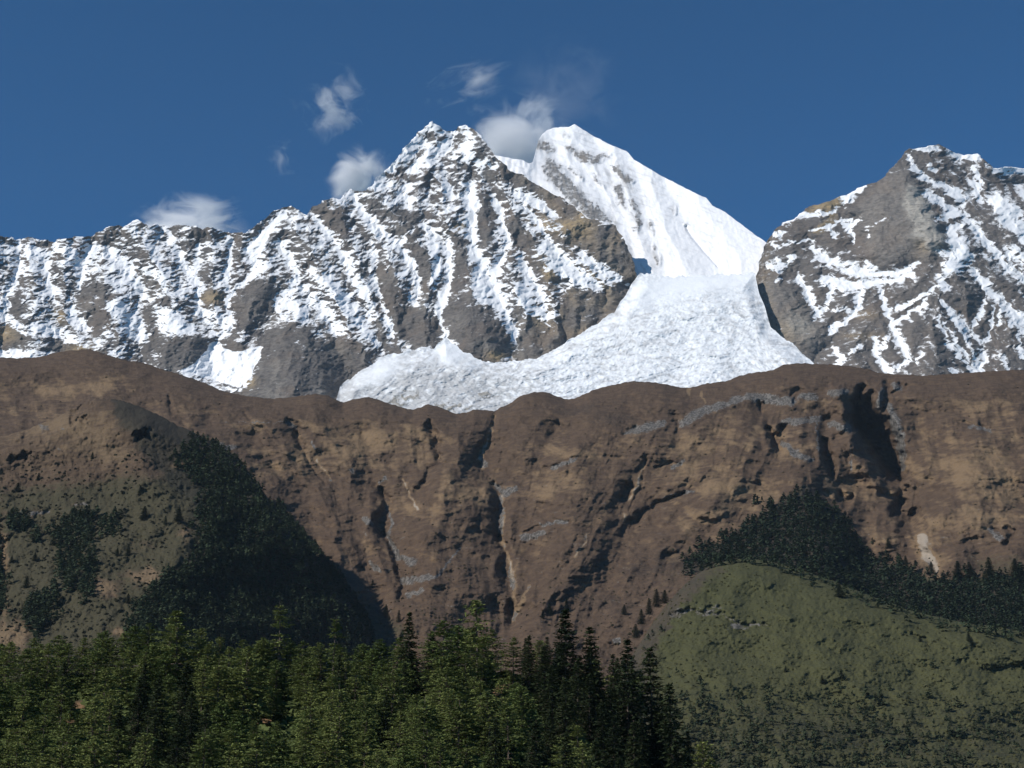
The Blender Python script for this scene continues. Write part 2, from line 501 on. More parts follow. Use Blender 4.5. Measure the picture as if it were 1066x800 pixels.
L_ROCK_POLY = [
    [(270, 350), (296, 338), (322, 340), (332, 360), (350, 395), (362, 425), (255, 425), (262, 405), (270, 375)], [(82, 296), (112, 300), (120, 312), (108, 335), (100, 352), (92, 330), (80, 318)], [(150, 315), (160, 322), (163, 345), (158, 372), (147, 375), (150, 345)],
    [(212, 300), (232, 304), (236, 321), (209, 315)], [(245, 303), (278, 290), (285, 312), (272, 335), (262, 345), (242, 335)], [(468, 312), (490, 305), (510, 318), (528, 345), (534, 366), (505, 378), (480, 362), (462, 335)],
    [(575, 345), (590, 308), (625, 300), (662, 288), (660, 310), (640, 330), (600, 355), (560, 376), (535, 376), (545, 340), (560, 335)], [(518, 172), (545, 183), (580, 204), (612, 228), (640, 236), (662, 285), (640, 283), (615, 262), (590, 245), (560, 205), (535, 195)],
    [(505, 195), (515, 220), (512, 245), (500, 255), (497, 225)], [(530, 215), (552, 250), (562, 290), (545, 265), (535, 250), (527, 268), (520, 300), (515, 310), (528, 245)], [(472, 245), (485, 250), (486, 285), (478, 310), (470, 300)],
    [(430, 250), (445, 262), (448, 290), (444, 310), (438, 295)], [(8, 300), (22, 290), (22, 330), (8, 335)], [(0, 340), (30, 350), (28, 362), (-20, 366), (-40, 350)], [(60, 350), (80, 362), (75, 372), (45, 366)], [(200, 345), (222, 358), (205, 375), (180, 388), (165, 378), (175, 352)],
    [(415, 325), (440, 318), (460, 338), (458, 360), (430, 356), (412, 345)], [(228, 352), (245, 352), (262, 362), (245, 366), (232, 362)], [(340, 345), (365, 355), (385, 370), (378, 388), (356, 400), (340, 370)], [(410, 215), (430, 220), (440, 250), (420, 245)], [(385, 275), (400, 280), (420, 320), (405, 330)], [(325, 215), (355, 215), (368, 245), (345, 245)],
]
L_OCHRE = [(222, 310, 12, 7), (85, 365, 14, 7), (5, 348, 12, 8), (515, 370, 9, 5), (525, 374, 10, 4), (600, 235, 14, 9), (570, 235, 14, 9), (610, 222, 8, 5), (480, 238, 10, 6), (572, 285, 6, 7), (258, 398, 8, 6), (618, 282, 4, 9), (60, 330, 8, 8), (565, 330, 10, 10)]
gd = dist_field(L_GULLY, 30)
ls_stroke = stroke_field([[(a, b, 0.5 + 0.62 * w) for a, b, w in ln] for ln in L_SNOW], 2.2)
ls_poly = poly_field(L_SNOW_POLY, 1)
ls_rock = poly_field(L_ROCK_POLY, 3)


def blobs(x, y, lst):
    t = 0
    for (a, b, rx, ry) in lst:
        t = t + np.exp(-((x - a) / rx) ** 2 - ((y - b) / ry) ** 2)
    return t


def left_depth(x, y):
    wx = x + 4 * fbm(x / 22, y / 22, 3, 31) + 1.3 * fbm(x / 5, y / 5, 2, 32)
    wy = y + 4 * fbm(x / 22, y / 22, 3, 41)
    D = 7700 + (440 - y) * 5.6
    d = np.minimum(samp(gd, wx, wy), 26 + 5 * perlin(x / 30, y / 40, 4))
    D = D - 5.0 * (np.sqrt(d * d + 4) - 2)
    D = D - 14 * ridged(x / 34 + 0.35 * y / 34, y / 60, 2, 51) - 10 * ridged(x / 13 + 0.2 * y / 13, y / 22, 3, 52)
    D = D - 4.5 * ridged((x - 0.35 * y) / 9, (y + 0.35 * x) / 4.5, 2, 53, 0.6)
    D = D + 3.0 * fbm((x - 0.3 * y) / 7, (y + 0.3 * x) / 3.2, 2, 54)
    # buttresses and the cliffs above the icefall
    D = D - 260 * np.exp(-((x - 305) / 40) ** 2 - ((y - 415) / 55) ** 2) - 150 * np.exp(-((x - 500) / 36) ** 2 - ((y - 350) / 40) ** 2)
    cl = poly_cliff(wx, wy)
    D = D + cl * (26 * np.sin(wx / 3.3 + 1.5 * perlin(x / 16, y / 40, 9)) + 40 * (x - 600) / 40)
    D = D + 1.6 * np.maximum(0, x - 612) * sstep(240, 275, y)
    D = D - 9 * sstep(500, 560, x) * ridged((x - 0.8 * y) / 20, (y + 0.7 * x) / 40, 3, 57)
    D = D + 25.0 * samp(blur(ls_poly, 5), x, y)
    return D


_cliff = poly_field([[(555, 376), (575, 335), (610, 312), (662, 290), (660, 312), (640, 330), (600, 356)]], 4)


def poly_cliff(x, y):
    return samp(_cliff, x, y)


def left_paint(x, y, D, N):
    wx = x + 2.8 * fbm(x / 10, y / 10, 4, 61, 0.65)
    wy = y + 2.8 * fbm(x / 10, y / 10, 4, 71, 0.65)
    st = np.clip(samp(ls_stroke, wx, wy), 0, 1)
    rk = np.clip(samp(ls_rock, wx, wy), 0, 1)
    po = samp(ls_poly, x + 0.5 * (wx - x), y)
    s = 0.43 + 0.06 * sstep(300, 200, y) + 0.07 * sstep(260, 120, x)
    s = s + 0.9 * (N[..., 2] - 0.50)
    s = s + 0.26 * fbm((x - 0.3 * y) / 22, (y + 0.35 * x) / 11, 5, 81, 0.68)
    s = s + 0.24 * fbm(x / 8, (y + 0.22 * x) / 2.3, 3, 82, 0.7)
    s = s - 0.14 * sstep(310, 380, y)
    s = s - 0.42 * rk * (1 - 0.3 * st)
    s = s + 0.62 * st * (1 - 0.25 * rk)
    s = np.maximum(s, po * 1.3)
    s = s + 0.5 * sstep(3.5, 0.0, y - LEFT_CREST(x)) * (x < 520) * (0.5 + 0.8 * perlin(x / 12, y * 0 + 1, 5))
    o = np.clip(blobs(x, y, L_OCHRE) + 0.35 * sstep(520, 600, x) * (0.5 + fbm(x / 20, y / 20, 2, 90)), 0, 1)
    A = np.zeros(x.shape + (4,))
    A[..., 0] = np.clip(s, 0, 1)
    A[..., 1] = np.clip(0.25 * fbm(x / 25, y / 25, 2, 91), 0, 1)
    A[..., 2] = o
    return A


M_left = alpine_material('rock_and_snow', (0.080, 0.074, 0.071), (0.165, 0.149, 0.135))
flatbase = lambda v: (lambda x: x * 0 + v)
left = surface('mountain', -120, 688, 900, 330, jag(LEFT_CREST, 1.4, 3), flatbase(452), left_depth, left_paint, M_left, wob=1.6)
tag(left, 'long rocky ridge streaked with snow, climbing to a twin white summit beside the icefall', 'mountain')

# ------------------------------------------------------------------ the high white summit behind
F_ROCK = [
    [(561, 150, 5), (567, 153, 6), (574, 156, 4)], [(585, 140, 2), (592, 142, 2)], [(588, 153, 2.5), (600, 158, 3), (612, 163, 3.5), (624, 164, 3), (634, 162, 2)], [(596, 162, 2), (610, 168, 3), (622, 167, 2.5)],
    [(640, 172, 3), (645, 180, 4), (652, 187, 4), (657, 188, 3)], [(642, 195, 4), (647, 208, 4), (650, 215, 3)], [(661, 212, 3), (664, 222, 3), (664, 240, 3)],
    [(652, 262, 3), (655, 272, 3)], [(700, 217, 2), (703, 222, 2)], [(714, 234, 1.6), (716, 240, 1.6)], [(676, 230, 2), (680, 245, 2)], [(680, 255, 2), (685, 275, 3)], [(618, 185, 1.6), (630, 196, 1.6)], [(592, 175, 2), (606, 186, 2)],
]
f_rock = stroke_field(F_ROCK)
f_poly = poly_field([[(566, 166), (577, 166), (590, 184), (606, 200), (622, 216), (640, 232), (630, 240), (605, 222), (588, 205), (574, 190), (566, 180)]], 2)
f_gully = dist_field([[(620, 150), (628, 170), (640, 200), (652, 240), (668, 290)], [(655, 165), (665, 190), (672, 230), (690, 290)], [(600, 165), (618, 190), (640, 225)], [(690, 190), (705, 215), (716, 240), (746, 278)], [(575, 145), (580, 165), (595, 180)]], 25)
f_groove = stroke_field([[(714, 236, 1.5), (722, 248, 1.8), (734, 262, 1.6), (748, 278, 1.0)]])


def far_depth(x, y):
    wx = x + 3 * fbm(x / 25, y / 25, 3, 131)
    wy = y + 3 * fbm(x / 25, y / 25, 3, 141)
    D = 8590 + 9.2 * np.maximum(300 - y, 0) + 14 * np.maximum(y - 296, 0)
    d = samp(f_gully, wx, wy)
    D = D - 3.0 * np.sqrt(d * d + 9)
    D = D + 0.22 * (700 - x)
    rk = np.clip(samp(f_rock, wx, wy) + samp(f_poly, wx, wy), 0, 1)
    D = D - rk * (3 + 9 * ridged(x / 8, y / 14, 3, 151))
    D = D - 3.5 * ridged((x - 0.25 * y) / 18, y / 46, 3, 152) - 1.2 * ridged((x - 0.3 * y) / 5, y / 22, 2, 153)
    D = D + 3.0 * fbm(x / 6, y / 4, 3, 154)
    D = D + 30 * samp(f_groove, x, y)
    # ice cliff on the col left of the summit
    D = D - 60 * sstep(560, 540, x) * sstep(205, 190, y)
    D = D + 16 * sstep(560, 548, x) * (perlin(x / 5, y / 9, 8))
    return D


_frk = blur(np.maximum(f_rock * 0.9, f_poly), 2)


def blur_rk(x, y):
    return samp(_frk, x + 3 * fbm(x / 8, y / 8, 4, 161, 0.65), y + 3 * fbm(x / 8, y / 8, 4, 171, 0.65))


def far_paint(x, y, D, N):
    wx = x + 1.8 * fbm(x / 7, y / 7, 3, 161, 0.6)
    wy = y + 1.8 * fbm(x / 7, y / 7, 3, 171, 0.6)
    rk = np.clip(samp(f_rock, wx, wy) * 0.75 + samp(f_poly, wx, wy) * 0.8, 0, 1)
    rk = np.clip(blur_rk(x, y) * 1.25, 0, 1)
    s = 1.0 - 0.56 * rk + 0.30 * rk * fbm(x / 5, y / 3, 3, 181, 0.65)
    s = s - 0.35 * sstep(0.0, 0.9, fbm((x - 0.4 * y) / 9, y / 12, 3, 182)) * sstep(560, 600, x) * sstep(705, 640, x) * sstep(150, 180, y)
    A = np.zeros(x.shape + (4,))
    A[..., 0] = np.clip(s, 0, 1)
    A[..., 1] = 0.3 * rk
    fl = sstep(0.0, 0.8, fbm((x - 0.42 * y) / 7, (y + 0.2 * x) / 24, 4, 182, 0.65)) * sstep(570, 600, x) * sstep(715, 650, x) * sstep(145, 185, y)
    bd = sstep(0.25, 0.8, fbm(x / 26, (y - 0.35 * x) / 3.2, 4, 183, 0.6)) * sstep(300, 230, y)
    A[..., 3] = np.clip(0.75 * rk + 0.55 * fl + 0.35 * bd, 0, 1)
    return A


M_far = alpine_material('high_snow', (0.15, 0.145, 0.145), (0.27, 0.26, 0.255), (0.88, 0.885, 0.90))
far = surface('mountain', 478, 880, 480, 260, jag(FAR_CREST, 0.5, 6), flatbase(345), far_depth, far_paint, M_far)
tag(far, 'smooth white snow pyramid standing highest behind the twin summit, above the icefall', 'mountain')

# ------------------------------------------------------------------ the grey rock peak on the right
R_SNOW = [
    [(898, 194, 2.5), (886, 203, 5), (876, 212, 4), (868, 219, 2)], [(815, 233, 1.5), (832, 224, 2.5), (850, 222.5, 2), (870, 221, 2)], [(951, 156, 1.5), (962, 155, 2.5), (975, 153, 3.5)], [(983, 155, 1.5), (992, 160, 2.5)], [(997, 163, 2.5), (1016, 163, 3)], [(1036, 178, 3), (1050, 177, 3), (1100, 182, 5)],
    [(845, 239, 2), (857, 239, 2), (868, 234, 2), (874, 228, 1.5)], [(862, 238, 1.5), (870, 248, 2)], [(884, 230, 1.5), (888, 245, 1.5), (888, 255, 1)], [(876, 228, 2), (885, 240, 3), (890, 232, 2), (898, 224, 1.5)], [(902, 236, 1), (904, 250, 1)], [(905, 237, 1), (912, 233, 1), (925, 225, 1)],
    [(845, 257, 3), (858, 266, 5), (864, 276, 3)], [(845, 272, 2), (860, 268, 3)], [(868, 272, 3), (880, 278, 6), (898, 283, 7), (915, 284, 6), (935, 282, 5), (950, 276, 3), (957, 272, 2)], [(898, 270, 2), (908, 275, 3)],
    [(809, 272, 3), (818, 276, 2), (826, 268, 2)], [(800, 278, 1.5), (815, 282, 2)], [(806, 294, 1), (814, 291, 1)], [(805, 246, 1.5), (815, 243, 1.5)], [(806, 256, 1.5), (830, 252, 1.2), (848, 250, 1.2)],
    [(832, 288, 3), (838, 300, 4), (846, 316, 5), (853, 325, 4), (846, 333, 1.5)], [(866, 300, 2.5), (860, 318, 2.5), (853, 328, 2)], [(858, 290, 5), (875, 295, 7), (892, 296, 7), (906, 294, 5), (925, 292, 4), (950, 284, 3)],
    [(895, 305, 5), (892, 320, 3), (880, 335, 3), (866, 343, 3), (862, 348, 1)], [(866, 325, 2), (885, 322, 2)],
    [(915, 300, 2), (920, 315, 2.5), (928, 332, 3), (934, 348, 3.5), (940, 362, 4), (946, 372, 3), (936, 384, 2)], [(975, 299, 1), (957, 310, 1.5), (940, 318, 1.5), (932, 322, 1.5)], [(966, 312, 1), (948, 326, 1.5), (932, 336, 1.5)],
    [(911, 352, 2.5), (912, 365, 3), (917, 378, 3), (928, 388, 3)], [(924, 350, 2), (918, 362, 2)], [(868, 362, 2), (874, 372, 3), (872, 380, 3)], [(884, 368, 1.5), (896, 360, 1.5)],
    [(945, 163, 2), (953, 178, 3), (967, 189, 3), (985, 194, 3), (1000, 200, 2)], [(966, 172, 2), (975, 178, 2)], [(963, 200, 3), (975, 209, 4), (996, 220, 3), (1006, 228, 3), (1018, 242, 4), (1030, 258, 4), (1046, 276, 3), (1066, 293, 4), (1100, 320, 5)], [(985, 198, 2), (998, 208, 3), (1005, 208, 2)],
    [(976, 228, 1.5), (990, 226, 2)], [(985, 236, 2), (1000, 236, 3)], [(990, 246, 5), (997, 258, 9), (1004, 270, 9), (988, 280, 6), (980, 290, 3)], [(972, 260, 3), (985, 262, 5)], [(978, 290, 3), (984, 300, 4)],
    [(1012, 280, 3), (1022, 294, 4), (1035, 308, 5), (1050, 320, 5), (1066, 334, 6), (1100, 360, 6)], [(1030, 208, 3), (1042, 218, 5), (1056, 234, 6), (1070, 248, 8)], [(1046, 214, 3), (1060, 222, 4)], [(1052, 262, 5), (1066, 272, 6)], [(1014, 175, 2), (1020, 185, 2), (1022, 190, 1.5)], [(1012, 190, 3), (1020, 205, 3)],
    [(980, 312, 2.5), (990, 325, 3), (1003, 340, 3.5), (1015, 350, 3.5), (1023, 358, 4), (1023, 372, 4), (1018, 384, 6)], [(1028, 303, 1), (1022, 325, 1.5), (1012, 338, 1.5)], [(1036, 313, 1), (1032, 335, 1.5), (1030, 350, 1.5), (1023, 357, 1.5)],
    [(975, 330, 1.5), (985, 352, 2), (1000, 372, 2), (1012, 386, 3)], [(982, 335, 1.2), (996, 358, 1.5), (1010, 376, 2)], [(990, 330, 1.2), (1008, 358, 1.5), (1016, 372, 2)], [(1044, 322, 1), (1038, 338, 1)], [(1060, 348, 2), (1064, 372, 2)], [(1052, 336, 3), (1066, 344, 3)], [(990, 385, 1.5), (996, 392, 1.5)], [(955, 378, 1), (960, 370, 1)], [(1045, 370, 1), (1050, 385, 1)],
]
R_GULLY = [[(p[0], p[1]) for p in R_SNOW[k]] for k in (8, 9, 12, 14, 21, 22, 23, 24, 26, 27, 28, 29, 33, 35, 38, 41, 42, 47, 48, 49, 50, 51)] + [
    [(985, 265), (972, 285), (975, 310), (965, 345), (950, 385)], [(905, 310), (880, 340), (850, 372)], [(1000, 165), (1012, 200), (1000, 215)]]
r_snow = stroke_field([[(a, b, 0.35 + 0.68 * w) for a, b, w in ln] for ln in R_SNOW], 2.4)
r_gd = dist_field(R_GULLY, 26)
r_pale = poly_field([[(948, 190), (960, 200), (968, 215), (975, 238), (984, 250), (976, 266), (962, 252), (948, 244), (950, 230), (941, 215), (942, 200)]], 2)
r_ochre = poly_field([[(838, 219), (855, 211), (880, 202), (876, 210), (868, 220), (872, 226), (840, 222)], [(845, 240), (866, 226), (872, 230), (862, 240), (848, 244)]], 1)
r_face = poly_field([[(930, 178), (945, 172), (955, 195), (985, 250), (975, 268), (955, 270), (920, 274), (900, 262), (905, 240), (885, 222), (905, 205)], [(815, 295), (830, 300), (845, 330), (862, 350), (850, 372), (815, 352), (800, 330), (792, 300), (800, 285)]], 3)


def right_depth(x, y):
    wx = x + 3 * fbm(x / 22, y / 22, 3, 231) + 1.0 * fbm(x / 5, y / 5, 2, 232)
    wy = y + 3 * fbm(x / 22, y / 22, 3, 241)
    D = 7615 + (420 - y) * 5.0
    d = np.minimum(samp(r_gd, wx, wy), 22 + 4 * perlin(x / 30, y / 40, 14))
    D = D - 3.2 * (np.sqrt(d * d + 4) - 2)
    q = x - 0.75 * y                                        # beds dipping to the lower right, and lower left on the west side
    D = D - 9 * ridged(q / 26, (y + x) / 90, 3, 251) - 5 * ridged((x + 0.9 * y) / 24, (y - x) / 70, 3, 252)
    D = D - 3.0 * ridged(q / 6, (y + 0.7 * x) / 20, 2, 253) + 2.6 * fbm(x / 5, y / 4, 3, 254)
    f = samp(blur(r_face, 5), wx, wy)
    D = D - 55 * f
    # the rib that divides the west wall from the snowy south flank
    rib = np.interp(y, [150, 190, 260, 300, 400], [945, 952, 985, 978, 960])
    D = D + 1.6 * np.abs(x - rib) - 40 * np.exp(-((x - rib) / 30) ** 2)
    D = D + 0.03 * np.maximum(0, 808 - x) ** 2 - 7 * sstep(860, 800, x) * ridged((y + 0.2 * x) / 9, x / 30, 3, 255)
    D = D + 6 * np.maximum(0, x - 1028) * sstep(215, 185, y)
    return D


def right_paint(x, y, D, N):
    wx = x + 2.6 * fbm(x / 9, y / 9, 4, 261, 0.65)
    wy = y + 2.6 * fbm(x / 9, y / 9, 4, 271, 0.65)
    st = np.clip(samp(r_snow, wx, wy), 0, 1)
    f = np.clip(samp(r_face, wx, wy), 0, 1)
    q = x - 0.75 * y
    up = sstep(940, 1000, x) * sstep(345, 250, y)
    s = 0.17 + 0.17 * up + 0.7 * (N[..., 2] - 0.45)
    br = sstep(900, 960, x + 0.4 * (y - 300))
    s = s + 0.30 * br * fbm(q / 9, (y + 0.7 * x) / 34, 4, 281, 0.6) + 0.26 * (1 - br) * fbm((y + 0.25 * x) / 5, (x - 0.3 * y) / 26, 4, 283, 0.6)
    s = s + 0.14 * fbm(x / 5, y / 3, 3, 282, 0.65)
    s = s + 0.10 * sstep(850, 800, x) * sstep(310, 280, y)
    s = s - 0.25 * f
    s = s + 0.66 * st * (1 - 0.3 * f)
    A = np.zeros(x.shape + (4,))
    A[..., 0] = np.clip(s, 0, 1)
    A[..., 1] = np.clip(samp(r_pale, wx, wy) * 0.95 + 0.18 * f + blobs(x, y, [(825, 335, 9, 10), (838, 342, 8, 10)]) * 0.5, 0, 1)
    A[..., 2] = np.clip(samp(r_ochre, wx, wy) * 1.2 + 0.30 * np.exp(-((x - 795) / 9) ** 2) * (0.6 + fbm(x / 6, y / 12, 3, 284)) + 0.5 * blobs(x, y, [(900, 328, 16, 5), (815, 345, 25, 12), (960, 255, 8, 10), (895, 350, 20, 4)]), 0, 1)
    return A


M_right = alpine_material('grey_rock_and_snow', (0.100, 0.091, 0.085), (0.178, 0.158, 0.142))
right = surface('mountain', 767, 1190, 500, 300, jag(RIGHT_CREST, 0.7, 9), flatbase(425), right_depth, right_paint, M_right, wob=2.0)
tag(right, 'bulky grey rock peak with a pale rockfall scar and snow capped shoulders', 'mountain')

# ------------------------------------------------------------------ the icefall between them
GL_PTS = [(330, 440), (348, 422), (354, 404), (360, 396), (372, 388), (388, 378), (400, 371), (420, 367), (440, 362), (452, 363), (463, 352), (470, 357), (480, 364), (492, 371), (505, 377), (540, 376),
    (560, 373), (580, 361), (600, 351), (615, 341), (640, 325), (648, 312), (655, 300), (660, 293), (666, 286), (674, 284), (684, 286), (700, 288), (740, 287), (770, 285), (786, 284), (790, 304), (796, 320), (802, 341), (815, 351),
    (832, 364), (848, 379), (862, 391), (890, 410), (920, 440)]
GL_TOP = curve(GL_PTS)
gl_edge = dist_field([[p for p in GL_PTS if p[0] < 660], GL_PTS[-26:]], 20)
gl_clean = poly_field([[(356, 402), (372, 390), (400, 372), (420, 366), (430, 372), (405, 384), (420, 392), (395, 400), (372, 404)], [(455, 362), (463, 350), (485, 366), (505, 378), (475, 380), (450, 374)], [(664, 296), (700, 284), (790, 278), (790, 298), (730, 306), (690, 314), (655, 322)]], 8)


def gl_depth(x, y):
    D = 7230 + (440 - y) * 7.0
    c = samp(gl_clean, x, y)
    rough = (1 - 0.85 * c)
    D = D - rough * (7 * ridged((x + 0.5 * y) / 26, (y - 0.3 * x) / 11, 4, 351, 0.6) + 1.8 * ridged((x + 0.3 * y) / 6, y / 3.4, 2, 352, 0.7))
    bow = y - 0.0011 * (x - 690) ** 2 + 7 * fbm(x / 40, y / 30, 3, 355)
    D = D - rough * (9 * perlin(x / 46, bow / 7.5, 356) + 4.5 * perlin(x / 22, bow / 3.6, 357))
    D = D + 22 * fbm(x / 60, y / 34, 3, 353) + rough * 2.0 * fbm(x / 3.2, y / 2.4, 2, 354, 0.7)
    # the ice meets the rock walls and the snow face without a step
    w = sstep(0.0, 1.0, samp(gl_edge, x, y) / 17.0)
    wall_d = np.where(x < 664, left_depth(x, y), np.where(x < 786, far_depth(x, y), right_depth(x, y))) - 14
    D = w * D + (1 - w) * np.minimum(wall_d, D + 70)
    return D


def gl_paint(x, y, D, N):
    c = samp(gl_clean, x, y)
    A = np.zeros(x.shape + (4,))
    dirt = sstep(620, 470, x + 0.8 * (400 - y)) * sstep(355, 400, y + 4 * fbm(x / 20, y / 10, 2, 361)) * (1 - 0.9 * c)
    dirt = np.clip(0.10 * (1 - c) + 1.1 * dirt * (0.8 + 0.5 * fbm(x / 11, y / 6, 3, 364)) + 0.6 * (1 - c) * fbm((x + y) / 8, (y - 0.3 * x) / 4, 3, 362, 0.65), 0, 1)
    bow = y - 0.0011 * (x - 690) ** 2 + 7 * fbm(x / 40, y / 30, 3, 355)
    dirt = np.clip(dirt + 0.5 * (1 - c) * sstep(0.15, 0.7, fbm(x / 34, bow / 4.5, 4, 365, 0.6)), 0, 1)
    rock = blobs(x, y, [(425, 412, 14, 7), (412, 420, 10, 6), (470, 424, 25, 6), (505, 412, 14, 5)])
    A[..., 0] = np.clip(0.98 - 0.65 * rock * (0.6 + fbm(x / 6, y / 4, 3, 363)) - 0.12 * dirt, 0, 1)
    A[..., 1] = 0.8
    A[..., 3] = dirt
    return A


M_ice = alpine_material('broken_ice', (0.21, 0.20, 0.185), (0.33, 0.315, 0.29), (0.82, 0.845, 0.87))
gl = surface('glacier', 330, 900, 760, 300, jag(GL_TOP, 2.2, 41, 12), flatbase(450), gl_depth, gl_paint, M_ice, back=(60, 200))
tag(gl, 'crevassed white icefall pouring between the rock walls to the brown ridge', 'glacier')

# ------------------------------------------------------------------ the brown mountainside
W_CUT = [
    ([(872, 408, 7), (876, 435, 7), (884, 452, 8), (896, 476, 9), (912, 500, 8)], -75), ([(386, 515, 5), (386, 545, 6)], -24), ([(508, 512, 5), (508, 550, 6)], -14), ([(514, 585, 5), (518, 615, 6)], -16), ([(926, 530, 6), (932, 545, 5)], -22), ([(850, 460, 4), (854, 485, 4)], -16), ([(796, 452, 4), (800, 466, 4)], -18), ([(440, 445, 4), (444, 470, 5)], -12),  # raised lips, added so their shadows fall into the gullies
    # gullies: (polyline with half widths), depth in metres
    ([(446, 440, 3), (452, 452, 4), (455, 468, 4), (457, 474, 3)], 26), ([(456, 476, 3), (461, 486, 5), (446, 489, 4)], 20), ([(445, 497, 3), (440, 508, 5), (430, 512, 5)], 20),
    ([(396, 510, 3), (403, 520, 4), (401, 535, 6), (396, 548, 7), (399, 556, 4)], 38), ([(399, 556, 2.5), (407, 570, 3), (415, 588, 4), (418, 605, 4), (417, 622, 3)], 30),
    ([(515, 430, 2), (513, 445, 2.5), (505, 462, 4), (499, 470, 4), (500, 485, 2.5)], 18), ([(514, 503, 3), (519, 515, 4), (521, 530, 5), (517, 548, 6), (519, 560, 4)], 30), ([(519, 560, 3), (526, 575, 4), (524, 590, 6), (529, 605, 6), (533, 620, 4), (533, 648, 3)], 30),
    ([(581, 440, 3), (586, 445, 2)], 12), ([(573, 454, 3), (578, 452, 3)], 12),
    ([(650, 452, 2.5), (660, 447, 3)], 16), ([(702, 433, 3), (708, 445, 4), (706, 450, 3)], 20), ([(650, 517, 6), (655, 507, 4)], 24), ([(664, 490, 3), (672, 480, 2)], 14), ([(650, 556, 4), (660, 543, 5), (672, 532, 4), (686, 524, 2.5), (712, 514, 2)], 26),
    ([(546, 556, 2), (560, 549, 3), (575, 545, 3), (592, 543, 2)], 14), ([(565, 490, 2), (590, 478, 2), (610, 475, 2)], 8), ([(684, 488, 2), (700, 482, 2)], 10),
    ([(896, 405, 4), (893, 418, 5), (893, 430, 6), (893, 442, 8), (902, 445, 10)], 90), ([(902, 420, 5), (908, 410, 4)], 40), ([(897, 428, 9), (906, 445, 14), (916, 462, 16), (925, 478, 14), (932, 490, 9), (938, 499, 3)], 230), ([(924, 398, 4), (924, 410, 4), (922, 425, 3)], 40), ([(930, 412, 3), (940, 404, 6), (944, 402, 3)], 36),
    ([(858, 438, 3), (870, 434, 3), (886, 436, 3)], 26), ([(870, 455, 3), (885, 450, 3)], 20), ([(799, 445, 3), (806, 455, 5), (812, 468, 4), (814, 444, 4)], 50), ([(811, 472, 2), (809, 455, 4)], 30), ([(857, 458, 3), (862, 475, 5), (866, 490, 4), (868, 497, 2)], 55),
    ([(875, 515, 4), (880, 522, 6), (886, 518, 3)], 40), ([(826, 410, 3), (832, 407, 4), (827, 418, 3)], 24), ([(935, 500, 2), (938, 508, 3)], 22), ([(938, 522, 5), (932, 534, 6), (945, 540, 8), (952, 536, 5)], 60), ([(945, 510, 3), (930, 518, 3), (920, 515, 3)], 24), ([(1048, 550, 3), (1055, 556, 5), (1050, 566, 4)], 32), ([(1034, 551, 2), (1040, 552, 2)], 14), ([(790, 418, 2), (793, 430, 2)], 16), ([(1000, 440, 3), (1015, 443, 3), (1030, 447, 3)], 16),
    ([(300, 438, 2.5), (307, 442, 5), (310, 450, 4)], 28), ([(308, 454, 3), (315, 464, 4), (318, 468, 2)], 24), ([(315, 470, 1.5), (328, 490, 1.5), (340, 505, 1.5)], 8), ([(250, 452, 3), (262, 458, 4), (258, 468, 4)], 10), ([(175, 415, 2), (180, 430, 2)], 14), ([(386, 590, 4), (376, 592, 4)], 22),
    ([(255, 432, 1.5), (268, 444, 2), (280, 452, 1.5)], 9), ([(672, 475, 1.5), (668, 505, 1.5), (655, 530, 1.5)], 8), ([(955, 505, 2), (950, 540, 3), (955, 570, 5), (975, 590, 6)], 14), ([(840, 500, 3), (870, 525, 3), (885, 560, 4), (905, 590, 5)], 14), ([(600, 560, 2), (590, 590, 2), (575, 610, 3)], 8), ([(620, 590, 2), (610, 615, 3)], 8),
]
W_ROCK = [
    [(650, 452, 2), (672, 446, 5), (690, 440, 4)], [(712, 440, 5), (728, 430, 5), (742, 425, 4), (760, 420, 3)], [(760, 418, 3), (780, 413, 4), (800, 416, 5), (825, 418, 5)], [(832, 413, 3), (848, 414, 4)], [(865, 410, 4), (880, 408, 3)], [(815, 440, 4), (840, 438, 3), (855, 436, 3)], [(865, 442, 4), (882, 446, 5)], [(925, 422, 3), (931, 438, 6), (936, 455, 6), (939, 472, 4), (940, 490, 2)],
    [(918, 408, 4), (914, 425, 3)], [(930, 400, 3), (936, 404, 3)], [(850, 433, 1), (850, 450, 1.3), (852, 470, 0.8)], [(885, 465, 0.9), (886, 490, 1)], [(815, 462, 3), (825, 470, 4), (845, 480, 3)], [(575, 488, 2), (585, 484, 2.5), (600, 478, 1.5)], [(546, 560, 4), (565, 555, 3)], [(565, 546, 2), (590, 543, 2)], [(690, 520, 1.5), (712, 513, 2), (722, 511, 1.5)], [(700, 488, 2), (712, 480, 2)],
    [(402, 528, 1.5), (409, 545, 1.5), (404, 556, 1.5)], [(405, 560, 1.5), (415, 580, 3), (430, 585, 5)], [(420, 605, 4), (440, 602, 4), (455, 600, 2)], [(425, 620, 3), (440, 615, 2)], [(516, 505, 2), (525, 514, 4), (535, 510, 3)], [(521, 518, 2), (523, 535, 2), (520, 555, 2)], [(500, 478, 3), (506, 484, 3)], [(530, 590, 1.3), (533, 615, 1.3)], [(385, 585, 2), (395, 595, 2)], [(395, 502, 1.5), (402, 497, 1.5)],
    [(218, 463, 3), (232, 464, 3), (245, 466, 2)], [(230, 440, 0.5), (295, 440, 0.5)], [(300, 440, 3), (308, 446, 2)], [(325, 460, 1.3), (328, 468, 1.3)], [(366, 489, 2), (368, 491, 2)], [(380, 540, 3), (385, 545, 3)], [(1030, 552, 3), (1040, 560, 4)], [(1010, 444, 2), (1030, 448, 2)], [(455, 600, 2), (480, 570, 1)], [(640, 668, 3), (645, 667, 2)],
]
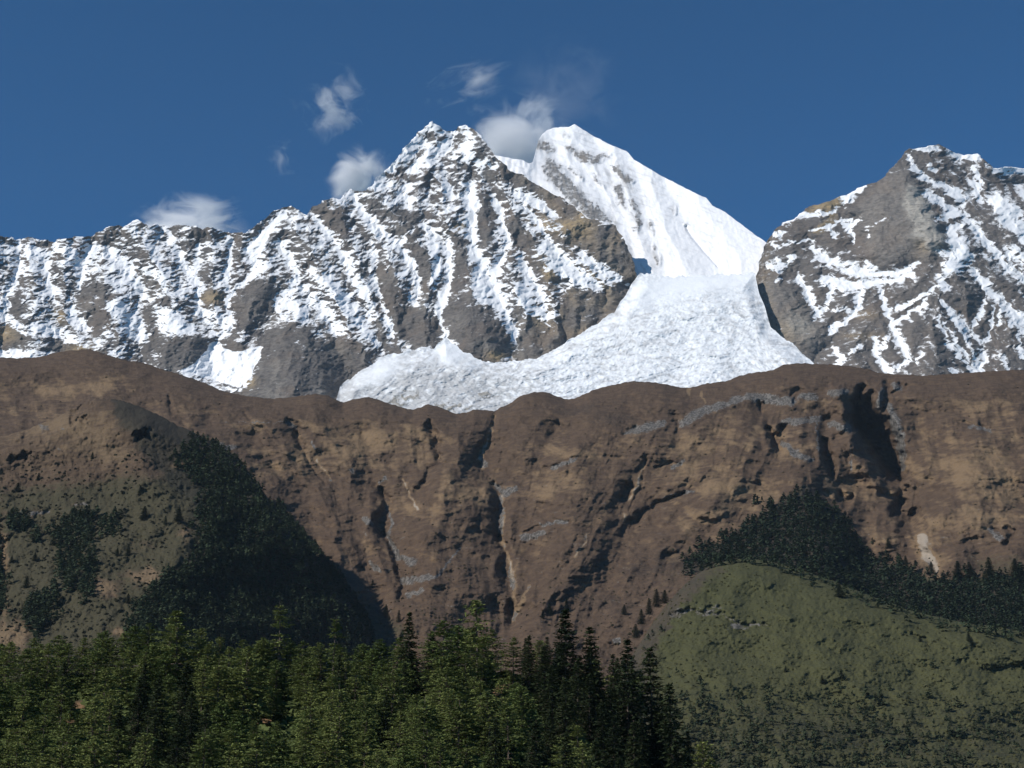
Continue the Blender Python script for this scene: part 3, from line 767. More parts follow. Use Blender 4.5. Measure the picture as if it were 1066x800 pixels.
W_TAN_LINE = [   # stream beds and landslip scars
    [(515, 430, 1.2), (512, 446, 1.5), (506, 463, 1.8), (499, 478, 2), (503, 488, 1.5)], [(523, 515, 1.5), (524, 540, 1.8), (521, 560, 1.8), (531, 585, 1.8), (535, 610, 2.2), (537, 640, 3)], [(551, 610, 1), (542, 630, 2.5), (533, 645, 2.5)], [(612, 555, 1), (606, 570, 1.5), (598, 580, 1)],
    [(615, 600, 1.5), (606, 615, 2)], [(672, 475, 1.2), (668, 490, 1.5), (664, 505, 2), (655, 520, 1.5)], [(730, 408, 1), (733, 420, 1)], [(717, 405, 1), (718, 412, 1)], [(960, 560, 4), (965, 580, 6), (975, 595, 5)], [(650, 535, 1), (650, 545, 1)], [(420, 500, 1), (434, 530, 1)], [(330, 480, 1), (345, 500, 1)],
]
W_TAN = [(60, 405, 60, 10, .6), (105, 402, 20, 7, .7), (25, 425, 40, 14, .5), (400, 455, 60, 22, .6), (270, 440, 50, 18, .35), (330, 478, 70, 16, .5), (255, 490, 30, 10, .4), (480, 510, 40, 14, .6), (440, 530, 50, 12, .5), (600, 470, 50, 8, .6), (590, 500, 40, 18, .45), (560, 515, 30, 10, .5), (720, 470, 40, 30, .45), (760, 460, 50, 14, .5), (770, 510, 60, 20, .6), (730, 545, 40, 14, .5),
    (845, 420, 40, 6, .5), (830, 470, 20, 14, .4), (900, 470, 16, 18, .5), (890, 510, 30, 14, .6), (1000, 420, 80, 16, .45), (990, 480, 50, 30, .6), (1040, 500, 40, 40, .45), (960, 565, 14, 24, .8), (1010, 540, 50, 12, .6), (985, 590, 20, 10, .5), (920, 565, 14, 10, .5), (150, 440, 30, 8, .3), (205, 420, 40, 10, .3), (450, 470, 30, 30, .25)]
W_DARK = [(600, 425, 120, 18, .55), (400, 425, 120, 10, .4), (820, 393, 160, 9, .5), (100, 380, 80, 10, .5), (285, 460, 40, 10, .5), (360, 500, 40, 14, .35), (300, 520, 60, 20, .35), (440, 560, 60, 40, .3), (620, 620, 120, 40, .6), (460, 640, 70, 30, .45), (690, 580, 60, 24, .55), (640, 440, 40, 10, .4), (560, 470, 40, 20, .4), (345, 560, 40, 40, .35), (1020, 545, 40, 12, .4), (800, 500, 40, 10, .2)]
w_cut = np.zeros((RH, RW))
for ln, dep in W_CUT:
    R = np.zeros((RH, RW))
    ln = [(a, b, 1.12 * c) for a, b, c in ln]
    seg_apply(R, ln, max(p[2] for p in ln) * 2.6 + 2, lambda V, d, w: np.maximum(V, np.exp(-(d / (w * 0.95)) ** 2.6), out=V))
    w_cut += (1.35 if dep > 0 else 1.0) * dep * R
W_VALLEY = [[(442, 420), (455, 455), (456, 478), (446, 492), (434, 510), (410, 520), (400, 552), (414, 592), (418, 625), (424, 680)], [(515, 425), (508, 455), (500, 482), (517, 510), (519, 556), (528, 600), (534, 645), (536, 690)],
            [(740, 470), (700, 486), (672, 500), (654, 532), (640, 580), (612, 640), (590, 690)], [(300, 432), (312, 458), (328, 488), (350, 516), (372, 560), (390, 620), (400, 680)], [(720, 512), (680, 526), (650, 560), (620, 605), (570, 660)],
            [(900, 395), (897, 430), (918, 466), (936, 500), (950, 540), (958, 575), (985, 605)], [(586, 440), (570, 470), (556, 500), (545, 550), (552, 610), (540, 640)], [(800, 430), (810, 470), (790, 510), (740, 560), (700, 600)], [(862, 440), (864, 480), (874, 516), (884, 545), (905, 585)], [(230, 425), (262, 458), (300, 500), (335, 550)], [(1060, 520), (1030, 556), (1010, 600)], [(355, 430), (385, 470), (396, 512)]]
w_valley = dist_field(W_VALLEY, 30)
w_rock = stroke_field(W_ROCK, 1.6)
w_line = stroke_field(W_TAN_LINE, 1.7)
w_cliffband = blur(w_rock, 2)


def gsum(x, y, lst):
    t = 0
    for (a, b, rx, ry, v) in lst:
        t = t + v * np.exp(-((x - a) / rx) ** 2 - ((y - b) / ry) ** 2)
    return t


W_SWELL = smooth_curve(list(zip([-140, 85, 230, 320, 380, 405, 460, 517, 600, 660, 760, 850, 905, 940, 1000, 1066, 1200],
                                [40, -110, -40, 30, 15, 45, -45, 35, -60, -20, -110, -60, 45, 50, -60, -90, -60])), 14)

W_SHEAR = smooth_curve([(-140, -0.6), (300, -0.5), (480, 0.1), (640, 0.7), (780, 0.5), (900, -0.2), (1066, -0.45)], 40)


def wall_depth(x, y):
    wx = x + 2.5 * fbm(x / 14, y / 14, 3, 431) + 0.8 * fbm(x / 4, y / 4, 2, 432)
    wy = y + 2.5 * fbm(x / 14, y / 14, 3, 441)
    D = 2560 + (720 - y) * 4.7
    D = D + 0.0 * x
    # broad swells between the stream gullies
    ax = W_SWELL(x + 0.16 * (y - 520) + 16 * fbm(x / 50, y / 50, 3, 458))
    D = D + ax * sstep(395, 480, y) * 1.45
    shear = W_SHEAR(x)
    q = x + shear * (y - 500) + 9 * fbm(x / 30, y / 40, 3, 459)
    D = D - 8 * ridged(q / 27, y / 80, 3, 460, 0.5) * sstep(8, 60, y - WALL_CREST(x))
    D = D - 40 * fbm(x / 90, y / 60, 3, 451)
    D = D - 12 * fbm((x + 0.4 * y) / 36, (y - 0.15 * x) / 21, 3, 452) - 5 * ridged((x + 0.3 * y) / 22, (y - 0.2 * x) / 14, 3, 457)
    sl = y - 0.12 * x + 10 * fbm(x / 60, y / 60, 2, 455)
    D = D - 7.0 * perlin(x / 55, sl / 7.0, 453) - 4.5 * perlin(x / 26, sl / 3.6, 454)
    D = D - 2.6 * fbm(x / 5, y / 3.2, 3, 456, 0.7)
    vy = x + 6 * fbm(x / 26, y / 26, 3, 461)
    D = D + 1.8 * np.maximum(0, 26 - np.sqrt(samp(w_valley, vy, wy) ** 2 + 9)) * sstep(6, 40, y - WALL_CREST(x))
    D = D + samp(w_cut, wx, wy)
    D = D - 12 * samp(w_cliffband, wx, wy - 3) * sstep(480, 470, y)
    # spur that carries the dark forest belt
    sp = np.interp(x, [700, 740, 800, 850, 900, 960, 1066, 1200], [600, 590, 545, 515, 560, 600, 620, 630])
    D = D - 220 * sstep(0, 90, y - sp) * sstep(690, 760, x) - 60 * np.exp(-((x - 835) / 40) ** 2 - ((y - 570) / 60) ** 2)
    # rounded skyline
    k = np.clip((y - WALL_CREST(x)) / 26, 0, 1)
    D = D + 150 * (1 - k) ** 2
    return D


BELT = poly_field([[(712, 592), (730, 574), (752, 566), (775, 548), (800, 532), (826, 512), (840, 505), (852, 508), (862, 525), (880, 548), (905, 578), (920, 590), (940, 592), (962, 602), (985, 606), (1010, 604), (1040, 606), (1075, 602), (1200, 610), (1200, 690), (1000, 668), (900, 640), (820, 605), (760, 600)]], 1)
BELT_SOFT = blur(BELT, 3)


def wall_paint(x, y, D, N):
    wx = x + 2.0 * fbm(x / 8, y / 8, 3, 461, 0.6)
    wy = y + 2.0 * fbm(x / 8, y / 8, 3, 471, 0.6)
    A = np.zeros(x.shape + (4,))
    sl = y - 0.12 * x + 8 * fbm(x / 60, y / 60, 2, 455)
    fq = x + W_SHEAR(x) * (y - 500)
    tan = gsum(wx, wy, W_TAN) * 0.95 + 0.36 * fbm(x / 46, sl / 11, 4, 481, 0.6) + 0.30 * fbm(fq / 16, y / 60, 4, 484, 0.6) + 0.12
    tan = tan - 0.35 * sstep(570, 640, y) - 0.3 * sstep(38, 8, y - WALL_CREST(x))
    line = samp(w_line, wx, wy)
    A[..., 0] = np.clip(tan, 0, 1) + 1.0 * line
    rock = samp(w_rock, wx, wy)
    A[..., 1] = np.clip(1.0 * rock + 0.8 * line * sstep(0.1, 0.5, perlin(x / 9, y / 7, 483)) + 0.45 * sstep(0.35, 0.75, fbm(x / 22, sl / 6, 3, 482)) * sstep(450, 520, y), 0, 1)
    A[..., 2] = np.clip(0.75 * gsum(wx, wy, [(360, 640, 50, 50, .7), (700, 600, 40, 30, .5), (930, 590, 40, 18, .5), (1040, 590, 60, 18, .7), (400, 660, 60, 18, .6), (330, 540, 40, 30, .3)]), 0, 1)
    bl = samp(BELT_SOFT, wx, wy)
    A[..., 2] = np.clip(A[..., 2] + bl, 0, 1)
    A[..., 0] *= 1 - bl
    A[..., 3] = np.clip(gsum(wx, wy, W_DARK) * 0.75 + 0.9 * bl, 0, 1)
    return A


M_wall = hill_material('brown_heath', (0.070, 0.047, 0.033), (0.107, 0.072, 0.047), (0.190, 0.130, 0.076), (0.060, 0.058, 0.031), (0.036, 0.029, 0.025), 1.95)
wall = surface('hillside', -130, 1196, 1330, 440, jag(WALL_CREST, 0.7, 13, 7), flatbase(760), wall_depth, wall_paint, M_wall, back=(60, 200, 600, 1400))
tag(wall, 'brown heather mountainside cut by dark gullies below the snow peaks', 'hillside')

# ------------------------------------------------------------------ the spur with the shaded wood
SPINE = lambda y: np.interp(y, [410, 440, 480, 520, 560, 620, 700], [98, 112, 140, 175, 195, 150, 140])
S_FOREST = [[(205, 452), (235, 462), (262, 484), (275, 500), (292, 522), (312, 550), (340, 584), (365, 615), (385, 642), (402, 690), (130, 690), (136, 640), (165, 608), (196, 592), (212, 562), (200, 540), (212, 510), (190, 495), (172, 480), (192, 472), (190, 462)]]
S_CLUMP = [[(56, 552), (70, 538), (85, 533), (102, 536), (98, 556), (90, 570), (100, 590), (92, 606), (70, 615), (58, 598), (66, 580), (54, 566)], [(106, 545), (118, 535), (128, 548), (116, 558), (104, 555)], [(24, 630), (45, 618), (62, 612), (58, 640), (40, 665), (24, 655)], [(80, 610), (98, 606), (98, 622), (84, 630)], [(2, 535), (30, 540), (32, 556), (10, 556)], [(-60, 590), (-5, 585), (8, 610), (2, 640), (-60, 650)], [(30, 560), (48, 552), (42, 570), (34, 570)]]
s_forest = poly_field(S_FOREST, 1)
s_clump = poly_field(S_CLUMP, 1)
s_cut = stroke_field([[(78, 430, 3), (88, 424, 4), (97, 418, 2)], [(34, 442, 5), (38, 452, 6), (45, 455, 4)], [(50, 445, 5), (58, 440, 6)], [(12, 480, 3), (22, 476, 4), (30, 472, 2)], [(25, 455, 4), (30, 450, 3)], [(150, 452, 4), (142, 455, 3)], [(0, 545, 2), (3, 570, 3), (2, 600, 4), (0, 640, 3)], [(-20, 540, 3), (-18, 650, 4)], [(75, 438, 2), (90, 434, 2)]], 1.8)


def spur_depth(x, y):
    D = 2020 + (690 - y) * 3.6
    sp = SPINE(y)
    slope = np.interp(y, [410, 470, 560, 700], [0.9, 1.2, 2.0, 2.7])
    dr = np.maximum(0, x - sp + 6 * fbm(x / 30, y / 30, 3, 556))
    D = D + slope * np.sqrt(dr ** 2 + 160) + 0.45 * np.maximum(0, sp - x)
    D = D - 70 * np.exp(-((x - 150) / 30) ** 2 - ((y - 445) / 18) ** 2)
    D = D - 22 * fbm(x / 60, y / 45, 3, 551) - 8 * fbm((x + 0.5 * y) / 22, y / 16, 3, 552) - 5.0 * fbm(x / 6, y / 4, 3, 553, 0.65)
    D = D + 26 * samp(s_cut, x + 5 * fbm(x / 12, y / 9, 3, 555, 0.6), y + 4 * fbm(x / 10, y / 9, 3, 557, 0.6))
    k = np.clip((y - SPUR_CREST(x)) / 22, 0, 1)
    D = D + 110 * (1 - k) ** 2
    return D


def spur_paint(x, y, D, N):
    wx = x + 4 * fbm(x / 14, y / 14, 3, 561, 0.6)
    wy = y + 4 * fbm(x / 14, y / 14, 3, 571, 0.6)
    A = np.zeros(x.shape + (4,))
    g = sstep(485, 530, wy + 0.1 * wx) * (x < 260)
    bare = gsum(wx, wy, [(110, 612, 16, 10, 1), (150, 600, 20, 10, .9), (155, 598, 5, 8, 1), (125, 658, 16, 5, .9), (10, 665, 20, 18, 1), (192, 557, 8, 8, .9), (30, 535, 25, 4, .7), (3, 570, 4, 30, 1), (5, 620, 4, 30, .8), (25, 655, 12, 10, .6), (150, 568, 20, 6, .4), (80, 525, 10, 4, .6), (195, 485, 25, 5, .9)])
    A[..., 0] = np.clip(0.55 * gsum(wx, wy, [(60, 440, 50, 16, .9), (95, 460, 40, 22, .9), (120, 475, 20, 12, .8), (10, 450, 40, 20, .6), (30, 490, 30, 16, .4), (120, 430, 20, 8, .3)]) + 0.9 * bare + 0.1, 0, 1)
    A[..., 1] = np.clip(0.75 * samp(stroke_field([[(40, 440, 3), (48, 450, 3)], [(62, 444, 2), (70, 446, 2)], [(78, 526, 2), (90, 524, 2)], [(20, 534, 2), (50, 534, 2)], [(60, 467, 1.5), (62, 467, 1.5)]]), wx, wy) + 0.3 * bare * sstep(0, .5, perlin(x / 5, y / 4, 90)), 0, 1)
    A[..., 2] = np.clip(g * (0.85 - 0.6 * bare), 0, 1)
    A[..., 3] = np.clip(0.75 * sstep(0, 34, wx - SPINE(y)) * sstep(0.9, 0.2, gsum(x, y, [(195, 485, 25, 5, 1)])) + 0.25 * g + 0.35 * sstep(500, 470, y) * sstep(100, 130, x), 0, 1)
    return A


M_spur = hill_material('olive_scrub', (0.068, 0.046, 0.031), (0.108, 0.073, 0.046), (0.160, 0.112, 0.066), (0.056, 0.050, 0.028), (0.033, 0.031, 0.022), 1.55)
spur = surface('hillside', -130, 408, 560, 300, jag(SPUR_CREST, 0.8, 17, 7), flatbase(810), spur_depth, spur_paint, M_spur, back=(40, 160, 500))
tag(spur, 'olive spur with a shaded conifer wood on its steep flank', 'hillside')

# ------------------------------------------------------------------ the green slope on the right
g_scar = stroke_field([[(700, 640, 2), (720, 636, 3), (735, 640, 3), (750, 640, 2.5), (765, 650, 3), (785, 652, 3), (800, 652, 2)], [(735, 634, 2), (750, 632, 2)], [(1000, 690, 3), (1030, 700, 4), (1066, 695, 4), (1100, 690, 4)], [(950, 660, 2), (965, 668, 2)], [(1010, 663, 2), (1015, 670, 3)]], 1.8)


def green_depth(x, y):
    D = 1560 + (830 - y) * 3.4
    D = D + 0.9 * np.maximum(0, 720 - x) + 0.35 * np.maximum(0, x - 800) * sstep(560, 800, y)
    D = D - 30 * fbm(x / 110, y / 60, 3, 651) - 9 * fbm((x - 0.6 * y) / 30, y / 18, 3, 652) - 3.6 * fbm(x / 6.5, y / 3.4, 3, 653, 0.7)
    D = D + 14 * samp(g_scar, x + 2 * fbm(x / 8, y / 8, 2, 655), y + 2 * fbm(x / 8, y / 8, 2, 656))
    D = D - 4 * perlin(x / 40, (y - 0.25 * x) / 6, 657)
    k = np.clip((y - GREEN_CREST(x)) / 24, 0, 1)
    D = D + 90 * (1 - k) ** 2
    return D


def green_paint(x, y, D, N):
    wx = x + 5 * fbm(x / 14, y / 10, 3, 661, 0.6)
    wy = y + 5 * fbm(x / 14, y / 10, 3, 671, 0.6)
    A = np.zeros(x.shape + (4,))
    low = sstep(690, 760, wy + 0.05 * (900 - wx))
    left = np.clip(sstep(715, 670, wx + 0.2 * (wy - 620)) + sstep(34, 6, wy - GREEN_CREST(wx)) * sstep(790, 700, wx), 0, 1)
    A[..., 0] = np.clip(0.10 + 0.35 * fbm(x / 30, (y - 0.2 * x) / 12, 3, 681), 0, 1)
    A[..., 1] = 0.7 * samp(g_scar, wx, wy) * (x < 900)
    A[..., 2] = np.clip(0.98 - 0.85 * left - 0.25 * low, 0, 1)
    A[..., 3] = np.clip(0.42 * low + 0.35 * left + 0.25 * samp(blur(g_scar, 3), wx, wy) + 0.08, 0, 1)
    return A


M_green = hill_material('green_bamboo_scrub', (0.056, 0.046, 0.034), (0.076, 0.061, 0.041), (0.112, 0.098, 0.045), (0.064, 0.065, 0.028), (0.030, 0.032, 0.022), 1.3)
green = surface('hillside', 556, 1196, 700, 260, jag(GREEN_CREST, 0.8, 19, 7), flatbase(860), green_depth, green_paint, M_green, back=(40, 160, 500))
tag(green, 'rounded green scrub slope below the dark forest belt', 'hillside')

# ------------------------------------------------------------------ the near wooded hill and the valley floor
n_clear = poly_field([[(72, 740), (80, 731), (90, 733), (84, 745), (70, 760), (66, 757)], [(262, 752), (278, 748), (292, 746), (286, 756), (270, 760)], [(520, 712), (532, 716), (528, 726), (508, 730), (512, 718)]], 2)


def near_depth(x, y):
    D = 486 - (y - NEAR_CREST(x)) * 1.02
    D = D + 0.03 * np.abs(x - 380) + 5 * fbm(x / 60, y / 30, 3, 751) + 1.0 * fbm(x / 12, y / 8, 3, 752)
    return D


def near_paint(x, y, D, N):
    A = np.zeros(x.shape + (4,))
    c = samp(n_clear, x + 2 * fbm(x / 6, y / 6, 2, 761), y + 2 * fbm(x / 6, y / 6, 2, 762))
    A[..., 0] = np.clip(0.05 + c, 0, 1)
    A[..., 2] = np.clip(0.7 - c, 0, 1)
    A[..., 3] = np.clip(0.6 - c, 0, 1)
    return A


M_near = hill_material('forest_floor', (0.075, 0.050, 0.032), (0.10, 0.065, 0.04), (0.20, 0.12, 0.065), (0.045, 0.055, 0.025), (0.028, 0.026, 0.018), 0.28)
near = surface('hill', -130, 790, 420, 120, NEAR_CREST, lambda x: x * 0 + 980, near_depth, near_paint, M_near, back=(15, 60, 200))
tag(near, 'low hill covered in mixed conifers in front of the mountainside', 'hill')

gs = NT('valley_floor')
gc = gs.coord()
gs.color(gs.mix(gs.ramp(gs.noise(gc, 0.01, 5), 0.35, 0.65), (0.06, 0.055, 0.03), (0.11, 0.095, 0.055)))
ground = mesh_obj('ground', [(-9500, -1400, 0), (9500, -1400, 0), (9500, 12200, 0), (-9500, 12200, 0)], [(0, 1, 2, 3)], gs.m, smooth=False)
tag(ground, 'valley floor at the foot of the hills', 'ground', kind='structure')
# ------------------------------------------------------------------ foliage
def needle_material(name, a, b):
    s = NT(name)
    oi = s.n('ShaderNodeObjectInfo')
    n = s.noise(s.coord(), 0.35, 3)
    f = s.math('ADD', s.math('MULTIPLY', oi.outputs['Random'], 0.6), s.math('MULTIPLY', n, 0.5))
    s.color(s.mix(s.ramp(f, 0.15, 0.9), a, b))
    tr = s.n('ShaderNodeBsdfTranslucent')
    s.t.links.new(s.b.inputs['Base Color'].links[0].from_socket, tr.inputs[0])
    mx = s.n('ShaderNodeMixShader')
    mx.inputs[0].default_value = 0.18
    out = s.t.nodes['Material Output']
    s.t.links.new(s.b.outputs[0], mx.inputs[1])
    s.t.links.new(tr.outputs[0], mx.inputs[2])
    s.t.links.new(mx.outputs[0], out.inputs[0])
    return s.m


M_pine = needle_material('pine_needles', (0.100, 0.130, 0.038), (0.180, 0.208, 0.064))
M_fir = needle_material('fir_needles', (0.022, 0.034, 0.015), (0.046, 0.062, 0.025))
M_bush = needle_material('bushy_foliage', (0.085, 0.120, 0.034), (0.140, 0.180, 0.056))
M_far_wood = needle_material('distant_needles', (0.026, 0.041, 0.023), (0.047, 0.066, 0.034))
M_far_shrub = needle_material('scrub_leaves', (0.034, 0.034, 0.019), (0.064, 0.056, 0.030))
bk = NT('bark')
M_bark = bk.color(bk.mix(bk.ramp(bk.noise(bk.coord((1, 1, 0.2)), 3.0, 4), 0.35, 0.65), (0.075, 0.055, 0.042), (0.17, 0.14, 0.115)))


def cards(C, A, B):
    """quads centred on C with half axes A and B, slightly pointed at one end"""
    V = np.stack([C - A - B * 0.8, C - A + B * 0.8, C + A + B * 0.35, C + A - B * 0.35], 1).reshape(-1, 3)
    return V, np.arange(len(V)).reshape(-1, 4)


def tube(p, q, r0, r1, n=5):
    p, q = np.array(p, float), np.array(q, float)
    d = (q - p) / (np.linalg.norm(q - p) + 1e-9)
    u = np.cross(d, [0.3, 0.9, 0.2])
    u /= np.linalg.norm(u)
    w = np.cross(d, u)
    a = np.arange(n) * 2 * np.pi / n
    ring = np.cos(a)[:, None] * u + np.sin(a)[:, None] * w
    V = np.concatenate([p + ring * r0, q + ring * r1])
    Fc = [(k, (k + 1) % n, n + (k + 1) % n, n + k) for k in range(n)]
    return V, np.array(Fc)


def join(parts):
    V, Fc, o = [], [], 0
    for v, f in parts:
        V.append(v)
        Fc.append(f + o)
        o += len(v)
    return np.concatenate(V), np.concatenate(Fc)


def conifer(seed, H, R, bare, shape, droop, whorls, nb, size, lean=0.0, gap=0.0):
    """a tapered trunk with limbs, and a crown of needle sprays set along every limb"""
    r = np.random.RandomState(seed)
    bend = r.randn(2) * 0.02 * H + np.array([lean * H, 0])

    def axis(h):
        t = h / H
        return np.array([bend[0] * t * t, bend[1] * t * t, h])
    tr, C, A, B = [], [], [], []
    prev, steps = axis(-1.0), 6
    for k in range(steps):
        h = H * (k + 1) / steps
        r0 = 0.016 * H * (1 - 0.93 * k / steps)
        r1 = 0.016 * H * (1 - 0.93 * (k + 1) / steps)
        cur = axis(h)
        tr.append(tube(prev, cur, r0, r1, 7))
        prev = cur
    for k in range(whorls):
        t = (k + r.rand() * 0.6) / whorls
        h = H * (bare + (0.985 - bare) * t)
        if r.rand() < gap:
            continue
        if shape == 'cone':
            prof = (1 - t) ** 0.8 * (0.65 + 0.35 * min(1, t / 0.12))
        elif shape == 'broad':
            prof = (1 - t ** 3.0) * (0.62 + 0.38 * min(1, t / 0.25)) * (0.75 + 0.5 * r.rand())
        else:
            prof = math.sin(math.pi * min(1, 0.16 + 0.86 * t)) ** 0.7
        a0 = r.rand() * 6.28
        for b in range(nb):
            L = R * prof * (0.62 + 0.55 * r.rand()) + 0.25
            az = a0 + b * 6.28 / nb + r.randn() * 0.25
            out = np.array([math.cos(az), math.sin(az), 0])
            up = (0.35 * t + 0.12 - droop * (1 - t)) + r.randn() * 0.10
            base = axis(h)

            def along(s):
                return base + out * L * s + np.array([0, 0, L * (up * s - 0.28 * droop * s * s * 2)])
            if L > 0.9:
                tr.append(tube(base, along(0.8), 0.045 + 0.012 * L, 0.012, 3))
            ns = max(3, int(L / (size * 0.55)))
            for q in range(ns):
                s = 0.2 + 0.82 * (q + r.rand()) / ns
                for _ in range(2):
                    c = along(s) + r.randn(3) * np.array([0.22, 0.22, 0.14]) * size * 1.3
                    d = out * (0.8 + 0.4 * r.rand()) + r.randn(3) * np.array([0.55, 0.55, 0.30])
                    d /= np.linalg.norm(d)
                    sd = np.cross(d, np.array([r.randn() * 0.5, r.randn() * 0.5, 1.0]))
                    sd /= np.linalg.norm(sd) + 1e-9
                    z = size * (0.55 + 0.6 * r.rand())
                    C.append(c)
                    A.append(d * z * 0.62)
                    B.append(sd * z * 0.36)
    return join(tr), cards(np.array(C), np.array(A), np.array(B))


PROTO = {}


def proto(kind, seed, *a, **k):
    t, c = conifer(seed, *a, **k)
    mt = {'pine': M_pine, 'leggy': M_pine, 'fir': M_fir, 'bushy': M_bush}[kind]
    to = mesh_obj('trunk', t[0], t[1], M_bark)
    co = mesh_obj('crown', c[0], c[1], mt, smooth=False)
    PROTO.setdefault(kind, []).append((to.data, co.data, a[0]))
    bpy.data.objects.remove(to)
    bpy.data.objects.remove(co)


for sd in range(5):
    proto('pine', 20 + sd, 20.0, 5.0 + 0.35 * sd, 0.12, 'broad', 0.20, 24, 7, 0.66, gap=0.06, lean=0.02 * (sd - 2))
for sd in range(4):
    proto('fir', 40 + sd, 22.0, 4.9 + 0.3 * sd, 0.04, 'cone', 0.42, 34, 8, 0.66)
for sd in range(3):
    proto('bushy', 60 + sd, 14.0, 4.3, 0.08, 'dome', 0.10, 20, 8, 0.66)
proto('leggy', 80, 29.0, 4.6, 0.48, 'broad', 0.22, 18, 5, 0.95, gap=0.10)
proto('leggy', 81, 26.0, 3.6, 0.40, 'broad', 0.20, 16, 5, 0.9, gap=0.18, lean=0.05)

rng = random.Random(5)
NAME = {'pine': 'pine_tree', 'leggy': 'pine_tree', 'fir': 'fir_tree', 'bushy': 'bushy_tree'}
CAT = {'pine': 'pine tree', 'leggy': 'pine tree', 'fir': 'fir tree', 'bushy': 'bushy tree'}


def plant(kind, px, py, H, depth, label, group=None, which=None, wide=1.0):
    D = float(depth(np.array([float(px)]), np.array([float(py)]))[0])
    x, y, z = point(px, py, D)
    k = which if which is not None else rng.randrange(len(PROTO[kind]))
    td, cd, H0 = PROTO[kind][k]
    root = bpy.data.objects.new(NAME[kind], None)
    COL.objects.link(root)
    root.location = (x, y, z - 0.2)
    root.rotation_euler = (0, 0, rng.random() * 6.28)
    sc = H / H0
    w = sc * rng.uniform(0.88, 1.12) if H0 / H < 2 else sc
    w *= wide
    root.scale = (w, w, sc)
    root.empty_display_size = 1.0
    tag(root, label, CAT[kind], group)
    for nm, d in (('trunk', td), ('crown', cd)):
        o = bpy.data.objects.new(nm, d)
        COL.objects.link(o)
        o.parent = root
    return root


# single trees that stand out on the near hill: kind, photo x, foot y, top y, label
SOLO = [
    ('leggy', 497, 722, 625, 0, 'tallest pine on the near hill, loose crown above a long bare pale trunk'),
    ('fir', 590, 752, 638, 0, 'tallest dark spire shaped fir on the near hill crest'),
    ('leggy', 290, 716, 630, 1, 'thin pine poking above the canopy in front of the shaded wood'),
    ('leggy', 346, 718, 644, 1, 'crooked pine with a ragged top in front of the shaded wood edge'),
    ('fir', 616, 760, 656, 1, 'dark fir just beside the tallest spire fir, with a pointed top'),
    ('fir', 655, 790, 672, 2, 'broad dark fir before the last one down the hill end'),
    ('fir', 680, 800, 680, 3, 'dark slender fir on the hill end against the green slope'),
    ('pine', 182, 716, 637, 3, 'broad rounded dark green pine forming the canopy bump under the olive spur'),
    ('fir', 424, 722, 640, 2, 'small fir tip rising from the canopy below the pale cliff slabs'),
    ('bushy', 70, 748, 728, 0, 'small bright green round tree beside the bare earth clearing'),
    ('pine', 462, 735, 648, 1, 'layered bright pine next to the tall bare trunk pine'),
    ('pine', 252, 760, 676, 2, 'pale green feathery pine in the middle of the near hill canopy'),
    ('bushy', 284, 752, 718, 1, 'rounded olive tree above the small reddish bare patch'),
    ('pine', 735, 850, 772, 0, 'pale pine standing alone at the foot of the hill end'),
    ('fir', 702, 850, 720, 0, 'lowest dark fir closing the end of the near hill'),
    ('fir', 512, 790, 715, 1, 'dark fir in the shadow under the tall bare trunk pine'),
]
for kind, px, py, top, wh, lab in SOLO:
    D = float(near_depth(np.array([float(px)]), np.array([float(py)]))[0])
    plant(kind, px, py, (py - top) / F * D * 1.03, near_depth, lab, which=wh)

TOPS = curve([(-60, 668), (0, 665), (40, 660), (80, 655), (120, 652), (150, 648), (180, 643), (210, 650), (250, 657), (300, 665), (350, 664), (400, 665), (430, 657), (460, 652), (490, 648), (520, 652), (560, 660), (600, 670),
              (640, 678), (670, 696), (690, 716), (705, 742), (725, 775), (745, 800), (780, 860)])
LOOK = {'pine': 'loose green pine', 'fir': 'dark narrow fir', 'bushy': 'low round bushy tree'}
count = 0
N_CLEAR = blur(n_clear, 3)
offs = [0, 13, 27, 43, 61, 81, 103, 127, 150]
for ri, off in enumerate(offs):
    step = 24.0 + 1.3 * ri
    x = -34.0 + (ri % 2) * step / 2
    while x < 735:
        px = x + rng.uniform(-0.32, 0.32) * step
        x += step
        py = float(NEAR_CREST(px)) + off + rng.uniform(-5, 5)
        if py > 905 or px > 742:
            continue
        D = float(near_depth(np.array([px]), np.array([py]))[0])
        if float(samp(N_CLEAR, np.array([px]), np.array([py]))[0]) > 0.12:
            continue
        # keep the clearings open to view
        if any(abs(px - cx) < 15 and cyy < py < cyy + 55 for cx, cyy in ((80, 742), (278, 752), (520, 715))):
            hh = 6.0
        else:
            hh = None
        u = rng.random()
        dark = px > 548 or 120 < px < 215 and 60 < off < 110
        if dark:
            kind = 'fir' if u < 0.74 else ('pine' if u < 0.9 else 'bushy')
        else:
            kind = 'pine' if u < 0.66 else ('bushy' if u < (0.84 if ri > 2 else 0.98) else 'fir')
        if ri == 0:
            H = (py - float(TOPS(px))) / F * D * rng.uniform(0.82, 1.0)
        else:
            H = {'pine': rng.uniform(15, 20), 'fir': rng.uniform(15, 22), 'bushy': rng.uniform(10, 14)}[kind]
            H = min(H, (py - float(TOPS(px))) / F * D * 0.95)
        if hh: H, kind = hh, 'bushy'
        zone = 'on the crest' if ri < 2 else ('halfway down' if ri < 6 else 'near the foot')
        under = 'under the olive spur' if px < 230 else ('under the brown gullies' if px < 560 else 'before the green slope')
        lab = '%s, %s of the near hill %s' % (LOOK[kind], zone, under)
        if count < 246:
            plant(kind, px, py, H, near_depth, lab, '%s %s %s' % (CAT[kind] + 's', zone, under))
        count += 1
print('NEAR TREES', count)

